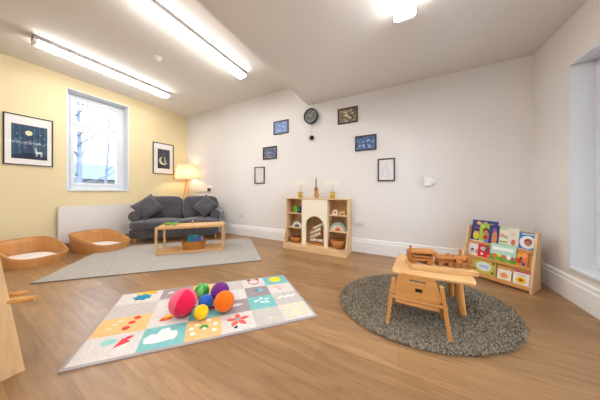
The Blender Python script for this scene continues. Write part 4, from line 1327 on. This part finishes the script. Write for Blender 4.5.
t = train_thing('toy_wagon', 'long roofed wooden train wagon, left end of the plank', .104, .075)
b = MB(); b.box((-.095, -.045, .022), (.08, .045, .04), M['toy'], .004); b.build('chassis', t)
b = MB(); b.box((-.09, -.045, .04), (-.075, .045, .085), M['toy_dark'], .004); b.box((.06, -.045, .04), (.072, .045, .075), M['toy_dark'], .004)
b.box((-.075, -.043, .046), (.06, .043, .062), M['toy'], .006); b.build('body', t)
b = MB(); b.box((-.075, -.055, .078), (.10, .055, .094), M['toy'], .007, R(-.04, 'Y')); b.build('roof', t)
b = MB(); b.cyl((-.075, -.025, .075), (-.075, -.025, .13), .008, .009, M['toy'], 12); b.build('peg', t)
wheels(t, (-.06, .045), .044)
t = train_thing('toy_flat_wagon', 'short flat wooden train wagon with stacked slats and one peg, middle of the plank', .270, .07)
b = MB(); b.box((-.05, -.032, .022), (.05, .032, .036), M['toy'], .004); b.build('chassis', t)
b = MB(); b.box((-.055, -.036, .040), (.05, .036, .052), M['toy_dark'], .004); b.box((-.06, -.038, .054), (.058, .038, .066), M['toy'], .004); b.build('slat_load', t)
b = MB(); b.cyl((.028, 0, .064), (.028, 0, .088), .010, .010, M['toy'], 12); b.build('peg', t)
wheels(t, (-.03, .03), .034, .016, .016)
t = train_thing('toy_engine', 'wooden toy train engine with tall chimney, right end of the plank', .388, .07)
b = MB(); b.box((-.058, -.034, .022), (.058, .034, .036), M['toy'], .004); b.build('chassis', t)
b = MB(); b.cyl((-.05, 0, .056), (.03, 0, .056), .024, .024, M['toy'], 18); b.build('boiler', t)
b = MB(); b.box((.028, -.032, .036), (.056, .032, .075), M['toy_dark'], .004); b.build('cab', t)
b = MB(); b.cyl((.0, 0, .072), (.0, 0, .125), .010, .012, M['toy'], 14); b.build('chimney', t)
for sgn in (-1, 1):
    b = MB(); b.cyl((-.03, sgn * .02, .05), (-.03, sgn * .045, .052), .015, .015, M['toy'], 12); b.build('side_tank', t)
wheels(t, (-.038, 0.0, .038), .036, .017, .017)

# ------------------------------------------------------------------ wooden play stand at the left edge
t = thing('wooden_play_stand', 'tall plywood stand with protruding dowels at the left edge of the picture', 'stand', (-1.85, .24, 0))
pr = [(0, 0), (-.62, 0), (-.52, .95), (-.11, .95)]
for x_ in (-.02, -.46):
    b = MB(); b.prism(pr, x_, x_ + .02, M['ply'], 'yz'); b.build('side_panel', t)
b = MB(); b.box((-.44, -.5, .10), (-.02, -.09, .118), M['ply_x']); b.build('shelf', t)
b = MB(); b.box((-.44, -.46, .80), (-.02, -.14, .818), M['ply_x']); b.build('shelf', t)
b = MB(); b.box((-.44, -.34, .118), (-.02, -.325, .80), M['ply_x']); b.build('centre_panel', t)
for p_, q_, r_ in (((-1.93, .12, .405), (-1.79, .265, .405), .015), ((-1.99, .11, .426), (-1.86, .25, .426), .011)):
    b = MB(); b.cyl([p_[k] - t.location[k] for k in range(3)], [q_[k] - t.location[k] for k in range(3)], r_, r_, M['pine'], 14); b.build('dowel', t)
